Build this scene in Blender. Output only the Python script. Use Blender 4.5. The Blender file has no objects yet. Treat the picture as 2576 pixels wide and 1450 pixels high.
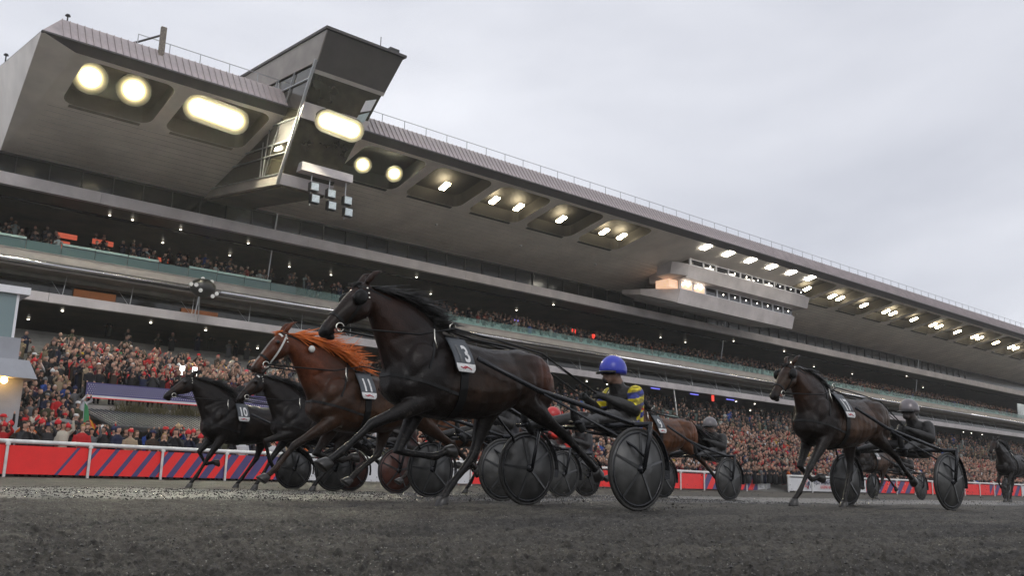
import bpy, bmesh, math, random
import numpy as np
from mathutils import Vector, Matrix

scene = bpy.context.scene
COL = scene.collection
R = math.radians

# ------------------------------------------------------------------ camera
cam_data = bpy.data.cameras.new('camera')
cam = bpy.data.objects.new('camera', cam_data)
COL.objects.link(cam)
cam_data.sensor_width = 36.0
cam_data.lens = 2300.0 / 2576.0 * 36.0
cam_data.clip_start = 0.1
cam_data.clip_end = 6000.0
_th, _p, _r = R(50.0), R(12.0), R(1.4)
_fw = Vector((math.cos(_th), math.sin(_th), 0)); _rt = Vector((math.sin(_th), -math.cos(_th), 0)); _up = Vector((0, 0, 1))
_f = _fw * math.cos(_p) + _up * math.sin(_p)
_u = _up * math.cos(_p) - _fw * math.sin(_p)
_r2 = _rt * math.cos(_r) + _u * math.sin(_r)
_u2 = _u * math.cos(_r) - _rt * math.sin(_r)
M = Matrix((( _r2.x, _u2.x, -_f.x, 0), (_r2.y, _u2.y, -_f.y, 0), (_r2.z, _u2.z, -_f.z, 0), (0, 0, 0, 1)))
M.translation = Vector((0, 0, 0.235))
cam.matrix_world = M
scene.camera = cam

# ------------------------------------------------------------------ world: overcast sky
SUN_EL, SUN_AZ = R(35.0), R(200.0)
world = bpy.data.worlds.new('World')
scene.world = world
world.use_nodes = True
wn, wl = world.node_tree.nodes, world.node_tree.links
wn.clear()
w_out = wn.new('ShaderNodeOutputWorld')
w_bg = wn.new('ShaderNodeBackground'); w_bg.inputs['Strength'].default_value = 0.1
w_sky = wn.new('ShaderNodeTexSky'); w_sky.sky_type = 'NISHITA'; w_sky.sun_disc = False
w_sky.sun_elevation = SUN_EL; w_sky.sun_rotation = SUN_AZ
w_tc = wn.new('ShaderNodeTexCoord')
w_map = wn.new('ShaderNodeMapping'); w_map.inputs['Scale'].default_value = (1.0, 1.0, 2.6)
w_no = wn.new('ShaderNodeTexNoise'); w_no.inputs['Scale'].default_value = 1.7; w_no.inputs['Detail'].default_value = 5.0
w_no.inputs['Roughness'].default_value = 0.5; w_no.inputs['Distortion'].default_value = 0.4
w_ra = wn.new('ShaderNodeValToRGB')
w_ra.color_ramp.elements[0].position = 0.32; w_ra.color_ramp.elements[0].color = (6.5, 6.7, 7.45, 1)
w_ra.color_ramp.elements[1].position = 0.68; w_ra.color_ramp.elements[1].color = (9.5, 9.65, 10.3, 1)
w_mix = wn.new('ShaderNodeMix'); w_mix.data_type = 'RGBA'; w_mix.inputs['Factor'].default_value = 0.94
wl.new(w_tc.outputs['Generated'], w_map.inputs['Vector']); wl.new(w_map.outputs['Vector'], w_no.inputs['Vector'])
wl.new(w_no.outputs['Fac'], w_ra.inputs['Fac'])
wl.new(w_sky.outputs['Color'], w_mix.inputs['A']); wl.new(w_ra.outputs['Color'], w_mix.inputs['B'])
wl.new(w_mix.outputs['Result'], w_bg.inputs['Color']); wl.new(w_bg.outputs['Background'], w_out.inputs['Surface'])

sun_data = bpy.data.lights.new('sun', 'SUN')
sun_data.energy = 0.6; sun_data.angle = R(25); sun_data.color = (1.0, 0.97, 0.93)
sun = bpy.data.objects.new('sun', sun_data); COL.objects.link(sun)
sun.rotation_euler = (R(90) - SUN_EL, 0, R(180) - SUN_AZ + R(0))

vs = scene.view_settings
vs.view_transform = 'Standard'; vs.look = 'None'; vs.exposure = 0.0; vs.gamma = 1.0; vs.use_curve_mapping = False
scene.cycles.max_bounces = 6; scene.cycles.diffuse_bounces = 3; scene.cycles.glossy_bounces = 3
scene.cycles.transmission_bounces = 4; scene.cycles.transparent_max_bounces = 6
scene.cycles.caustics_reflective = False; scene.cycles.caustics_refractive = False
scene.cycles.sample_clamp_indirect = 4.0

rng = random.Random(7)
KX = 0.0078          # the long stand follows the gentle fall of the home straight

# ------------------------------------------------------------------ helpers
def link(o, parent=None):
    COL.objects.link(o)
    if parent is not None: o.parent = parent
    return o

def tag(o, label=None, cat=None, group=None, kind=None):
    if label: o['label'] = label
    if cat: o['category'] = cat
    if group: o['group'] = group
    if kind: o['kind'] = kind
    return o

def thing(name, label, cat, loc=(0, 0, 0), rz=0.0, group=None):
    o = bpy.data.objects.new(name, None)
    o.empty_display_size = 0.2
    COL.objects.link(o)
    o.location = loc; o.rotation_euler = (0, 0, rz)
    return tag(o, label, cat, group)

def copy_tree(o, parent=None, loc=None, rz=None):
    c = o.copy(); COL.objects.link(c)
    if parent is not None: c.parent = parent
    if loc is not None: c.location = loc
    if rz is not None: c.rotation_euler = (0, 0, rz)
    for ch in o.children: copy_tree(ch, c)
    return c

class MB:
    def __init__(s): s.v = []; s.f = []; s.m = []
    def add(s, vs, fs, mi=0):
        n = len(s.v); s.v.extend([tuple(p) for p in vs])
        for f in fs: s.f.append(tuple(i + n for i in f)); s.m.append(mi)
        return n
    def box(s, x0, x1, y0, y1, z0, z1, mi=0):
        s.add([(x0, y0, z0), (x1, y0, z0), (x1, y1, z0), (x0, y1, z0), (x0, y0, z1), (x1, y0, z1), (x1, y1, z1), (x0, y1, z1)],
              [(0, 3, 2, 1), (4, 5, 6, 7), (0, 1, 5, 4), (1, 2, 6, 5), (2, 3, 7, 6), (3, 0, 4, 7)], mi)
    def hexa(s, p, mi=0):      # 8 corner points: bottom loop, top loop
        s.add(p, [(0, 3, 2, 1), (4, 5, 6, 7), (0, 1, 5, 4), (1, 2, 6, 5), (2, 3, 7, 6), (3, 0, 4, 7)], mi)
    def poly(s, pts, mi=0): s.add(pts, [tuple(range(len(pts)))], mi)
    def loft(s, rings, mi=0, caps=True):
        k = len(rings[0]); n = s.add([p for r in rings for p in r], [], mi)
        for i in range(len(rings) - 1):
            for j in range(k):
                a = n + i * k + j; b = n + i * k + (j + 1) % k
                s.f.append((a, b, b + k, a + k)); s.m.append(mi)
        if caps:
            s.f.append(tuple(n + j for j in range(k - 1, -1, -1))); s.m.append(mi)
            s.f.append(tuple(n + (len(rings) - 1) * k + j for j in range(k))); s.m.append(mi)
    def tube(s, pts, r, k=8, mi=0, caps=True):
        pts = [Vector(p) for p in pts]
        rs = r if hasattr(r, '__len__') else [r] * len(pts)
        rings = []; ref = None
        for i, p in enumerate(pts):
            d = (pts[min(i + 1, len(pts) - 1)] - pts[max(i - 1, 0)]).normalized()
            if ref is None:
                ref = Vector((0, 0, 1)) if abs(d.z) < 0.9 else Vector((1, 0, 0))
            a = (ref - d * ref.dot(d)).normalized(); b = d.cross(a); ref = a
            q = rs[i]; qa, qb = (q if hasattr(q, '__len__') else (q, q))
            rings.append([p + a * (qa * math.cos(2 * math.pi * j / k)) + b * (qb * math.sin(2 * math.pi * j / k)) for j in range(k)])
        s.loft(rings, mi, caps)
    def disc(s, c, n, r, k=16, t=0.02, mi=0):
        c = Vector(c); n = Vector(n).normalized()
        s.tube([c - n * t / 2, c + n * t / 2], r, k, mi)
    def sphere(s, c, r, nu=10, nv=6, mi=0):
        rr = r if hasattr(r, '__len__') else (r, r, r)
        vs = [(c[0], c[1], c[2] - rr[2])]
        for i in range(1, nv):
            ph = -math.pi / 2 + math.pi * i / nv
            for j in range(nu):
                t = 2 * math.pi * j / nu
                vs.append((c[0] + rr[0] * math.cos(ph) * math.cos(t), c[1] + rr[1] * math.cos(ph) * math.sin(t), c[2] + rr[2] * math.sin(ph)))
        vs.append((c[0], c[1], c[2] + rr[2]))
        fs = [(0, 1 + (j + 1) % nu, 1 + j) for j in range(nu)]
        for i in range(nv - 2):
            for j in range(nu):
                a = 1 + i * nu + j; b = 1 + i * nu + (j + 1) % nu
                fs.append((a, b, b + nu, a + nu))
        top = len(vs) - 1; o = 1 + (nv - 2) * nu
        fs += [(o + j, o + (j + 1) % nu, top) for j in range(nu)]
        s.add(vs, fs, mi)
    def mesh(s, name, mats, smooth=False, slope=False):
        me = bpy.data.meshes.new(name)
        v = [(x, y, z - KX * x) for x, y, z in s.v] if slope else s.v
        me.from_pydata(v, [], s.f)
        for m in (mats if isinstance(mats, (list, tuple)) else [mats]): me.materials.append(m)
        if any(s.m): me.polygons.foreach_set('material_index', s.m)
        if smooth: me.polygons.foreach_set('use_smooth', [True] * len(s.f))
        me.update()
        return me
    def build(s, name, mats, parent=None, smooth=False, slope=False):
        o = bpy.data.objects.new(name, s.mesh(name, mats, smooth, slope))
        return link(o, parent)

def fuse(mb, voxel, smooth=6, factor=0.5):
    """union of overlapping closed shapes -> one continuous smooth skin"""
    me = mb.mesh('tmp', [])
    o = bpy.data.objects.new('tmp', me); COL.objects.link(o)
    m = o.modifiers.new('r', 'REMESH'); m.mode = 'VOXEL'; m.voxel_size = voxel
    if smooth:
        q = o.modifiers.new('s', 'SMOOTH'); q.factor = factor; q.iterations = smooth
    dg = bpy.context.evaluated_depsgraph_get(); dg.update()
    out = bpy.data.meshes.new_from_object(o.evaluated_get(dg))
    bpy.data.objects.remove(o); bpy.data.meshes.remove(me)
    out.polygons.foreach_set('use_smooth', [True] * len(out.polygons))
    out.materials.clear()
    return out

def verts_of(me):
    a = np.empty(len(me.vertices) * 3, np.float32); me.vertices.foreach_get('co', a); return a.reshape(-1, 3)

def set_col(me, name, rgb):
    at = me.color_attributes.new(name, 'FLOAT_COLOR', 'POINT')
    c = np.ones((len(me.vertices), 4), np.float32); c[:, :3] = rgb
    at.data.foreach_set('color', c.ravel())

def strap(me, co, no, region, half=0.012, off=0.006):
    """ribbon lying on a body where a plane cuts it; returns an MB"""
    bm = bmesh.new(); bm.from_mesh(me)
    res = bmesh.ops.bisect_plane(bm, geom=bm.verts[:] + bm.edges[:] + bm.faces[:], plane_co=co, plane_no=no)
    bm.normal_update()
    n = Vector(no).normalized(); out = MB(); idx = {}
    for e in [g for g in res['geom_cut'] if isinstance(g, bmesh.types.BMEdge)]:
        if not all(region(v.co) for v in e.verts): continue
        ids = []
        for v in e.verts:
            if v.index not in idx or idx[v.index][0] != v:
                pass
            key = (round(v.co.x, 5), round(v.co.y, 5), round(v.co.z, 5))
            if key not in idx:
                t = (v.normal - n * v.normal.dot(n)); t = t.normalized() if t.length > 1e-6 else v.normal
                q = len(out.v)
                for a, b in ((half, -0.004), (half, off), (-half, off), (-half, -0.004)):
                    out.v.append(tuple(v.co + n * a + t * b))
                idx[key] = q
            ids.append(idx[key])
        a, b = ids
        for k in range(3):
            out.f.append((a + k, b + k, b + k + 1, a + k + 1)); out.m.append(0)
    bm.free()
    return out

# ------------------------------------------------------------------ materials
def nodes_of(name):
    m = bpy.data.materials.new(name); m.use_nodes = True
    nt = m.node_tree; b = nt.nodes['Principled BSDF']
    return m, nt, b

def mat(name, col, rough=0.6, metal=0.0, var=0.18, vscale=3.0, bump=0.0, bscale=30.0, spec=0.5, attr=None, emit=None, coords='Object', alpha=None, rvar=0.0):
    m, nt, b = nodes_of(name)
    L = nt.links; N = nt.nodes
    tc = N.new('ShaderNodeTexCoord')
    no = N.new('ShaderNodeTexNoise'); no.inputs['Scale'].default_value = vscale; no.inputs['Detail'].default_value = 5.0; no.inputs['Roughness'].default_value = 0.6
    L.new(tc.outputs[coords], no.inputs['Vector'])
    mr = N.new('ShaderNodeMapRange'); mr.inputs['From Min'].default_value = 0.3; mr.inputs['From Max'].default_value = 0.7
    mr.inputs['To Min'].default_value = 1 - var; mr.inputs['To Max'].default_value = 1 + var
    L.new(no.outputs['Fac'], mr.inputs['Value'])
    vm = N.new('ShaderNodeVectorMath'); vm.operation = 'SCALE'
    if attr == 'OBJECT':
        oi = N.new('ShaderNodeObjectInfo'); L.new(oi.outputs['Color'], vm.inputs[0])
    elif attr:
        at = N.new('ShaderNodeAttribute'); at.attribute_name = attr; L.new(at.outputs['Color'], vm.inputs[0])
    else:
        vm.inputs[0].default_value = col
    L.new(mr.outputs['Result'], vm.inputs['Scale'])
    L.new(vm.outputs['Vector'], b.inputs['Base Color'])
    b.inputs['Roughness'].default_value = rough; b.inputs['Metallic'].default_value = metal
    b.inputs['Specular IOR Level'].default_value = spec
    if rvar:
        m2 = N.new('ShaderNodeMapRange'); m2.inputs['From Min'].default_value = 0.3; m2.inputs['From Max'].default_value = 0.7
        m2.inputs['To Min'].default_value = max(0.02, rough - rvar); m2.inputs['To Max'].default_value = min(1, rough + rvar)
        L.new(no.outputs['Fac'], m2.inputs['Value']); L.new(m2.outputs['Result'], b.inputs['Roughness'])
    if bump:
        n2 = N.new('ShaderNodeTexNoise'); n2.inputs['Scale'].default_value = bscale; n2.inputs['Detail'].default_value = 4.0
        L.new(tc.outputs[coords], n2.inputs['Vector'])
        bp = N.new('ShaderNodeBump'); bp.inputs['Strength'].default_value = bump; bp.inputs['Distance'].default_value = 0.02
        L.new(n2.outputs['Fac'], bp.inputs['Height']); L.new(bp.outputs['Normal'], b.inputs['Normal'])
    if emit:
        b.inputs['Emission Color'].default_value = (*emit[0], 1); b.inputs['Emission Strength'].default_value = emit[1]
    if alpha is not None:
        b.inputs['Alpha'].default_value = alpha
    return m

def glass(name, tint, rough=0.05, alpha=0.5):
    m, nt, b = nodes_of(name)
    b.inputs['Base Color'].default_value = (*tint, 1); b.inputs['Roughness'].default_value = rough
    b.inputs['Alpha'].default_value = alpha; b.inputs['Specular IOR Level'].default_value = 0.6
    return m

MT = {}
MT['soffit'] = mat('soffit_boards', (0.86, 0.81, 0.75), 0.6, 0, 0.15, 0.35, bump=0.05, bscale=6)
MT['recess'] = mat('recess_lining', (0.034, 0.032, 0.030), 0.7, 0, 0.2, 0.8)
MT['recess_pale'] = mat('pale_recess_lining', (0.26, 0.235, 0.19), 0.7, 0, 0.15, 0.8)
MT['cladding'] = mat('zinc_cladding', (0.42, 0.365, 0.365), 0.45, 0.15, 0.2, 1.5, rvar=0.08)
MT['clad_dark'] = mat('dark_fascia', (0.055, 0.05, 0.048), 0.6, 0, 0.15, 1.0)
MT['concrete'] = mat('fascia_concrete', (0.52, 0.485, 0.49), 0.55, 0, 0.22, 0.5, bump=0.05, bscale=5)
MT['concrete_d'] = mat('stained_concrete', (0.30, 0.275, 0.25), 0.6, 0, 0.2, 0.7)
MT['step'] = mat('terrace_concrete', (0.16, 0.155, 0.14), 0.8, 0, 0.25, 1.2)
MT['olive'] = mat('lounge_wall', (0.075, 0.066, 0.040), 0.6, 0, 0.35, 0.35)
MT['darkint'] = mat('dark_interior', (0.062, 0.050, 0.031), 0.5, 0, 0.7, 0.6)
MT['darkglass'] = mat('dark_glazing', (0.012, 0.013, 0.012), 0.12, 0, 0.4, 0.5, spec=0.6)
MT['steel'] = mat('galvanised_steel', (0.42, 0.43, 0.44), 0.35, 0.7, 0.1, 4)
MT['pipe'] = mat('polished_steel_beam', (0.62, 0.62, 0.64), 0.22, 0.95, 0.06, 1.0)
MT['teal_glass'] = mat('teal_balustrade_glass', (0.045, 0.105, 0.095), 0.12, 0, 0.12, 0.8, spec=0.7)
MT['teal_light'] = mat('pale_teal_handrail', (0.33, 0.47, 0.42), 0.4, 0, 0.1, 3)
MT['seat_teal'] = mat('teal_seat', (0.30, 0.47, 0.44), 0.5, 0, 0.25, 1.5)
MT['white'] = mat('white_paint', (0.70, 0.70, 0.68), 0.45, 0, 0.2, 3, bump=0.1, bscale=40)
MT['window_frame'] = mat('white_window_frame', (0.8, 0.8, 0.82), 0.5, 0, 0.05, 3)
MT['tower_glass'] = mat('tinted_tower_glass', (0.040, 0.036, 0.024), 0.15, 0, 0.7, 0.5, spec=0.7)
MT['pane'] = mat('window_pane', (0.02, 0.02, 0.024), 0.05, 0, 0.3, 0.8, spec=0.8)
MT['lamp'] = mat('lamp_panel', (1, 1, 1), 0.5, emit=((1.0, 0.84, 0.54), 45.0))
MT['lamp_cool'] = mat('lamp_panel_white', (1, 1, 1), 0.5, emit=((1.0, 0.93, 0.78), 30.0))
MT['flood'] = mat('floodlight_glass', (1, 1, 1), 0.5, emit=((1.0, 0.88, 0.52), 110.0))
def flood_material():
    m, nt, b = nodes_of('floodlight_bloom'); N, L = nt.nodes, nt.links
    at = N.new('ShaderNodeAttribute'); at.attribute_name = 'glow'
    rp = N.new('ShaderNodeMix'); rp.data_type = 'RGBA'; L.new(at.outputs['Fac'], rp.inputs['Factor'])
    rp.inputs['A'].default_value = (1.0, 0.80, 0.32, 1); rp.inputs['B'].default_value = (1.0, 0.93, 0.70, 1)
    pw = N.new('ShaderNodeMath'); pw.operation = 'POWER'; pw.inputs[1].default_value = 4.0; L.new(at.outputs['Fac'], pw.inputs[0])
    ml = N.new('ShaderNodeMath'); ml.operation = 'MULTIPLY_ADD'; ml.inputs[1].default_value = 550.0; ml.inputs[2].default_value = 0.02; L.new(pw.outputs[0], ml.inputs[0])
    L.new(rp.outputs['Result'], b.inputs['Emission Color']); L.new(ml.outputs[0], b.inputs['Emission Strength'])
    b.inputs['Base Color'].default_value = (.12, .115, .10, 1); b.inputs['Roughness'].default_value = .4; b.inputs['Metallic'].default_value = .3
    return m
MT['flood_bloom'] = flood_material()
MT['black'] = mat('black_plastic', (0.012, 0.012, 0.012), 0.35, 0, 0.2, 8)
MT['white_emit'] = mat('small_downlight', (1, 1, 1), 0.5, emit=((1.0, 0.92, 0.78), 9.0))
MT['amber'] = mat('amber_lamp', (1, 1, 1), 0.5, emit=((1.0, 0.55, 0.16), 30.0))
MT['red_glow'] = mat('red_screen', (0.1, 0.02, 0.01), 0.4, emit=((1.0, 0.16, 0.07), 0.42))
MT['orange_glow'] = mat('orange_screen', (0.1, 0.03, 0.01), 0.4, emit=((1.0, 0.30, 0.04), 0.10), var=0.6, vscale=1.2)
MT['violet_glow'] = mat('violet_screen', (0.1, 0.05, 0.2), 0.4, emit=((0.36, 0.27, 0.95), 0.75))
MT['blue_glow'] = mat('blue_strip_light', (0.1, 0.1, 0.2), 0.4, emit=((0.2, 0.2, 1.0), 1.0))
MT['red_lamp'] = mat('red_lamp', (0.1, 0.02, 0.01), 0.4, emit=((1.0, 0.05, 0.03), 1.3))
MT['banner_red'] = mat('red_banner', (0.92, 0.026, 0.024), 0.5, 0, 0.05, 2)
MT['banner_navy'] = mat('navy_banner', (0.075, 0.065, 0.19), 0.5, 0, 0.08, 2)
MT['banner_white'] = mat('white_banner', (0.66, 0.66, 0.67), 0.5, 0, 0.07, 2)
MT['letter_dark'] = mat('navy_lettering', (0.03, 0.035, 0.09), 0.6)
MT['letter_red'] = mat('red_lettering', (0.55, 0.03, 0.035), 0.6)
MT['slate'] = mat('ribbed_grey_roof', (0.085, 0.088, 0.098), 0.5, 0.2, 0.15, 2)
MT['plant'] = mat('dry_grass', (0.10, 0.085, 0.035), 0.8, 0, 0.4, 3)
MT['kiosk'] = mat('grey_render', (0.33, 0.34, 0.37), 0.7, 0, 0.08, 1.5)
# ================================================================== ground
def vnoise(x, y, seed=0):
    xi = np.floor(x).astype(np.int64); yi = np.floor(y).astype(np.int64); xf = x - xi; yf = y - yi
    def h(a, b):
        n = (a * 374761393 + b * 668265263 + seed * 974711) & 0x7fffffff
        n = ((n ^ (n >> 13)) * 1274126177) & 0x7fffffff
        return ((n ^ (n >> 16)) & 0xffff) / 65535.0
    u = xf * xf * (3 - 2 * xf); v = yf * yf * (3 - 2 * yf)
    return (h(xi, yi) * (1 - u) + h(xi + 1, yi) * u) * (1 - v) + (h(xi, yi + 1) * (1 - u) + h(xi + 1, yi + 1) * u) * v

def track_height(x, y, r):
    a = np.clip(1.0 - (r - 3) / 40.0, 0.0, 1.0)
    z = 0.040 * (vnoise(x * 1.7, y * 2.9, 1) - 0.5) + 0.046 * (vnoise(x * 5.1, y * 8.3, 2) - 0.5)
    z += 0.013 * (vnoise(x * 19, y * 21, 3) - 0.5) + 0.017 * (vnoise(x * 52, y * 50, 4) - 0.5) ** 2 * 4 * np.clip(1.6 - r / 14, 0, 1) + 0.010 * (vnoise(x * 120, y * 117, 6) - 0.5) * np.clip(2 - r / 6, 0, 1)
    # wheel ruts running along the straight
    z += 0.012 * (vnoise(x * 0.35, y * 5.5, 5) - 0.5)
    return z * a

radii = np.concatenate([np.geomspace(0.6, 1.9, 14)[:-1], np.geomspace(1.9, 30, 520), np.geomspace(30.5, 640, 60)])
ang = np.unique(np.concatenate([np.linspace(R(14), R(86), 640), np.linspace(R(86), R(374), 90)]))[:-1]
RR, AA = np.meshgrid(radii, ang, indexing='ij')
GX, GY = RR * np.cos(AA), RR * np.sin(AA)
GZ = track_height(GX, GY, RR) * np.clip((34.0 - GY) / 3.0, 0, 1)
nr, na = RR.shape
vv = np.stack([GX, GY, GZ], -1).reshape(-1, 3)
ii = np.arange(nr - 1)[:, None] * na; jj = np.arange(na)[None, :]; j2 = (jj + 1) % na
quads = np.stack([ii + jj, ii + na + jj, ii + na + j2, ii + j2], -1).reshape(-1, 4)
gm = bpy.data.meshes.new('track')
verts = np.concatenate([vv, [[0, 0, 0]]])
faces = quads.tolist() + [(nr * na, int(j), int((j + 1) % na)) for j in range(na)]
gm.from_pydata(verts.tolist(), [], faces)
gm.polygons.foreach_set('use_smooth', [True] * len(gm.polygons)); gm.update()

def track_material():
    m, nt, b = nodes_of('wet_cinder_track'); N, L = nt.nodes, nt.links
    tc = N.new('ShaderNodeTexCoord')
    def noise(scale, detail=5, rough=0.6):
        n = N.new('ShaderNodeTexNoise'); n.inputs['Scale'].default_value = scale; n.inputs['Detail'].default_value = detail; n.inputs['Roughness'].default_value = rough
        L.new(tc.outputs['Object'], n.inputs['Vector']); return n
    n1, n2, n3 = noise(0.6), noise(30.0, 7, 0.8), noise(120.0, 3, 0.7)
    mpn = N.new('ShaderNodeMapping'); mpn.inputs['Scale'].default_value = (.22, 2.6, 1); L.new(tc.outputs['Object'], mpn.inputs['Vector']); L.new(mpn.outputs['Vector'], n1.inputs['Vector']); n1.inputs['Scale'].default_value = 1.0
    r1 = N.new('ShaderNodeValToRGB'); e = r1.color_ramp.elements
    e[0].position, e[0].color = 0.33, (0.011, 0.010, 0.009, 1); e[1].position, e[1].color = 0.70, (0.132, 0.122, 0.105, 1)
    L.new(n2.outputs['Fac'], r1.inputs['Fac'])
    r2 = N.new('ShaderNodeValToRGB'); e = r2.color_ramp.elements
    e[0].position, e[0].color = 0.35, (0.5, 0.5, 0.52, 1); e[1].position, e[1].color = 0.68, (1.4, 1.38, 1.32, 1)
    L.new(n1.outputs['Fac'], r2.inputs['Fac'])
    mx = N.new('ShaderNodeMix'); mx.data_type = 'RGBA'; mx.blend_type = 'MULTIPLY'; mx.inputs['Factor'].default_value = 1
    L.new(r1.outputs['Color'], mx.inputs['A']); L.new(r2.outputs['Color'], mx.inputs['B'])
    # pale grit
    r3 = N.new('ShaderNodeValToRGB'); e = r3.color_ramp.elements
    e[0].position, e[0].color = 0.66, (0, 0, 0, 1); e[1].position, e[1].color = 0.74, (1, 1, 1, 1)
    L.new(n3.outputs['Fac'], r3.inputs['Fac'])
    mg = N.new('ShaderNodeMix'); mg.data_type = 'RGBA'; L.new(r3.outputs['Color'], mg.inputs['Factor'])
    L.new(mx.outputs['Result'], mg.inputs['A']); mg.inputs['B'].default_value = (0.16, 0.155, 0.14, 1)
    L.new(mg.outputs['Result'], b.inputs['Base Color'])
    # wetness: a rolled wet lane runs along the straight, elsewhere damp patches
    sp = N.new('ShaderNodeSeparateXYZ'); L.new(tc.outputs['Object'], sp.inputs[0])
    nw = noise(1.4, 4); ad = N.new('ShaderNodeMath'); ad.operation = 'MULTIPLY_ADD'; ad.inputs[1].default_value = 2.4
    L.new(nw.outputs['Fac'], ad.inputs[0]); L.new(sp.outputs['Y'], ad.inputs[2])
    w1 = N.new('ShaderNodeMapRange'); w1.interpolation_type = 'SMOOTHSTEP'; w1.inputs['From Min'].default_value = 9.2; w1.inputs['From Max'].default_value = 10.6
    w2 = N.new('ShaderNodeMapRange'); w2.interpolation_type = 'SMOOTHSTEP'; w2.inputs['From Min'].default_value = 16.5; w2.inputs['From Max'].default_value = 14.0
    L.new(ad.outputs[0], w1.inputs['Value']); L.new(ad.outputs[0], w2.inputs['Value'])
    wm = N.new('ShaderNodeMath'); wm.operation = 'MULTIPLY'; L.new(w1.outputs['Result'], wm.inputs[0]); L.new(w2.outputs['Result'], wm.inputs[1])
    ro = N.new('ShaderNodeMapRange'); ro.inputs['To Min'].default_value = 0.62; ro.inputs['To Max'].default_value = 0.36
    L.new(wm.outputs[0], ro.inputs['Value']); L.new(ro.outputs['Result'], b.inputs['Roughness'])
    so = N.new('ShaderNodeMapRange'); so.inputs['To Min'].default_value = 0.16; so.inputs['To Max'].default_value = 0.9
    L.new(wm.outputs[0], so.inputs['Value']); L.new(so.outputs['Result'], b.inputs['Specular IOR Level'])
    bp = N.new('ShaderNodeBump'); bp.inputs['Strength'].default_value = 0.9; bp.inputs['Distance'].default_value = 0.012
    nb = noise(85.0, 6, 0.8); L.new(nb.outputs['Fac'], bp.inputs['Height']); L.new(bp.outputs['Normal'], b.inputs['Normal'])
    return m
MT['track'] = track_material()
gm.materials.append(MT['track'])
track = link(bpy.data.objects.new('track', gm)); tag(track, kind='structure')

# loose cinder clods on the near track: uncountable
cl = MB(); crng = random.Random(3)
PH = [(1, 0, 0), (-1, 0, 0), (0, 1, 0), (0, -1, 0), (0, 0, 1), (0, 0, -1)]
PF = [(4, 0, 2), (4, 2, 1), (4, 1, 3), (4, 3, 0), (5, 2, 0), (5, 1, 2), (5, 3, 1), (5, 0, 3)]
for i in range(22000):
    r = 2.2 * (14 / 2.2) ** (crng.random() ** 0.8); a = R(crng.uniform(14, 86)); x, y = r * math.cos(a), r * math.sin(a)
    s = crng.uniform(0.0015, 0.0042) * (2.0 if crng.random() < 0.03 else 1) * (1 + r * 0.06)
    z = float(track_height(np.array(x), np.array(y), np.array(r)))
    ra = crng.uniform(0, 6.28); ca, sa = math.cos(ra), math.sin(ra)
    pts = []
    for px, py, pz in PH:
        k = s * crng.uniform(0.6, 1.3); qx, qy = (px * ca - py * sa) * k, (px * sa + py * ca) * k
        pts.append((x + qx, y + qy, z + pz * k * 0.8 + s * 0.35))
    cl.add(pts, PF)
tag(cl.build('loose_cinders', mat('cinder_clods', (0.060, 0.057, 0.052), 0.55, 0, 0.8, 25, spec=0.5)), 'loose wet cinder crumbs scattered over the near track', 'cinders', kind='stuff')

# glistening wet crumbs in the rolled lane, pale grit on the near track
wg = MB(); pg_ = MB()
for i in range(24000):
    y = crng.uniform(8.3, 14.5); x = crng.uniform(2.0, 14.0) if crng.random() < .85 else crng.uniform(1, 36); r = math.hypot(x, y)
    s = crng.uniform(0.0045, 0.0115); z = float(track_height(np.array(x), np.array(y), np.array(r)))
    wg.add([(x + px * s * crng.uniform(.5, 1.4), y + py * s * crng.uniform(.5, 1.4), z + pz * s * crng.uniform(.4, 1.1) + s * .3) for px, py, pz in PH], PF)
tag(wg.build('wet_grit', mat('wet_glossy_grit', (.03, .028, .024), .22, 0, .5, 30, spec=1.0)), 'glistening wet grit along the rolled lane of the track', 'grit', kind='stuff')
for i in range(11000):
    r = 2.2 * (13 / 2.2) ** (crng.random() ** 0.8); a = R(crng.uniform(14, 86)); x, y = r * math.cos(a), r * math.sin(a)
    s = crng.uniform(0.0012, 0.0034) * (1 + r * .06); z = float(track_height(np.array(x), np.array(y), np.array(r)))
    pg_.add([(x + px * s * crng.uniform(.5, 1.4), y + py * s * crng.uniform(.5, 1.4), z + pz * s * crng.uniform(.4, 1.1) + s * .5) for px, py, pz in PH], PF)
tag(pg_.build('pale_grit', mat('pale_grit', (.20, .19, .165), .4, 0, .6, 40)), 'pale specks of grit on the near track', 'grit', kind='stuff')
# unseen infield behind the camera, added pale to bounce light under the roof
k = MB(); k.poly([(-440, -440, .012), (440, -440, .012), (440, -9, .012), (-440, -9, .012)])
tag(k.build('infield', mat('infield_bounce', (.42, .41, .36), .8, 0, .3, .05)), kind='structure')

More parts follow.
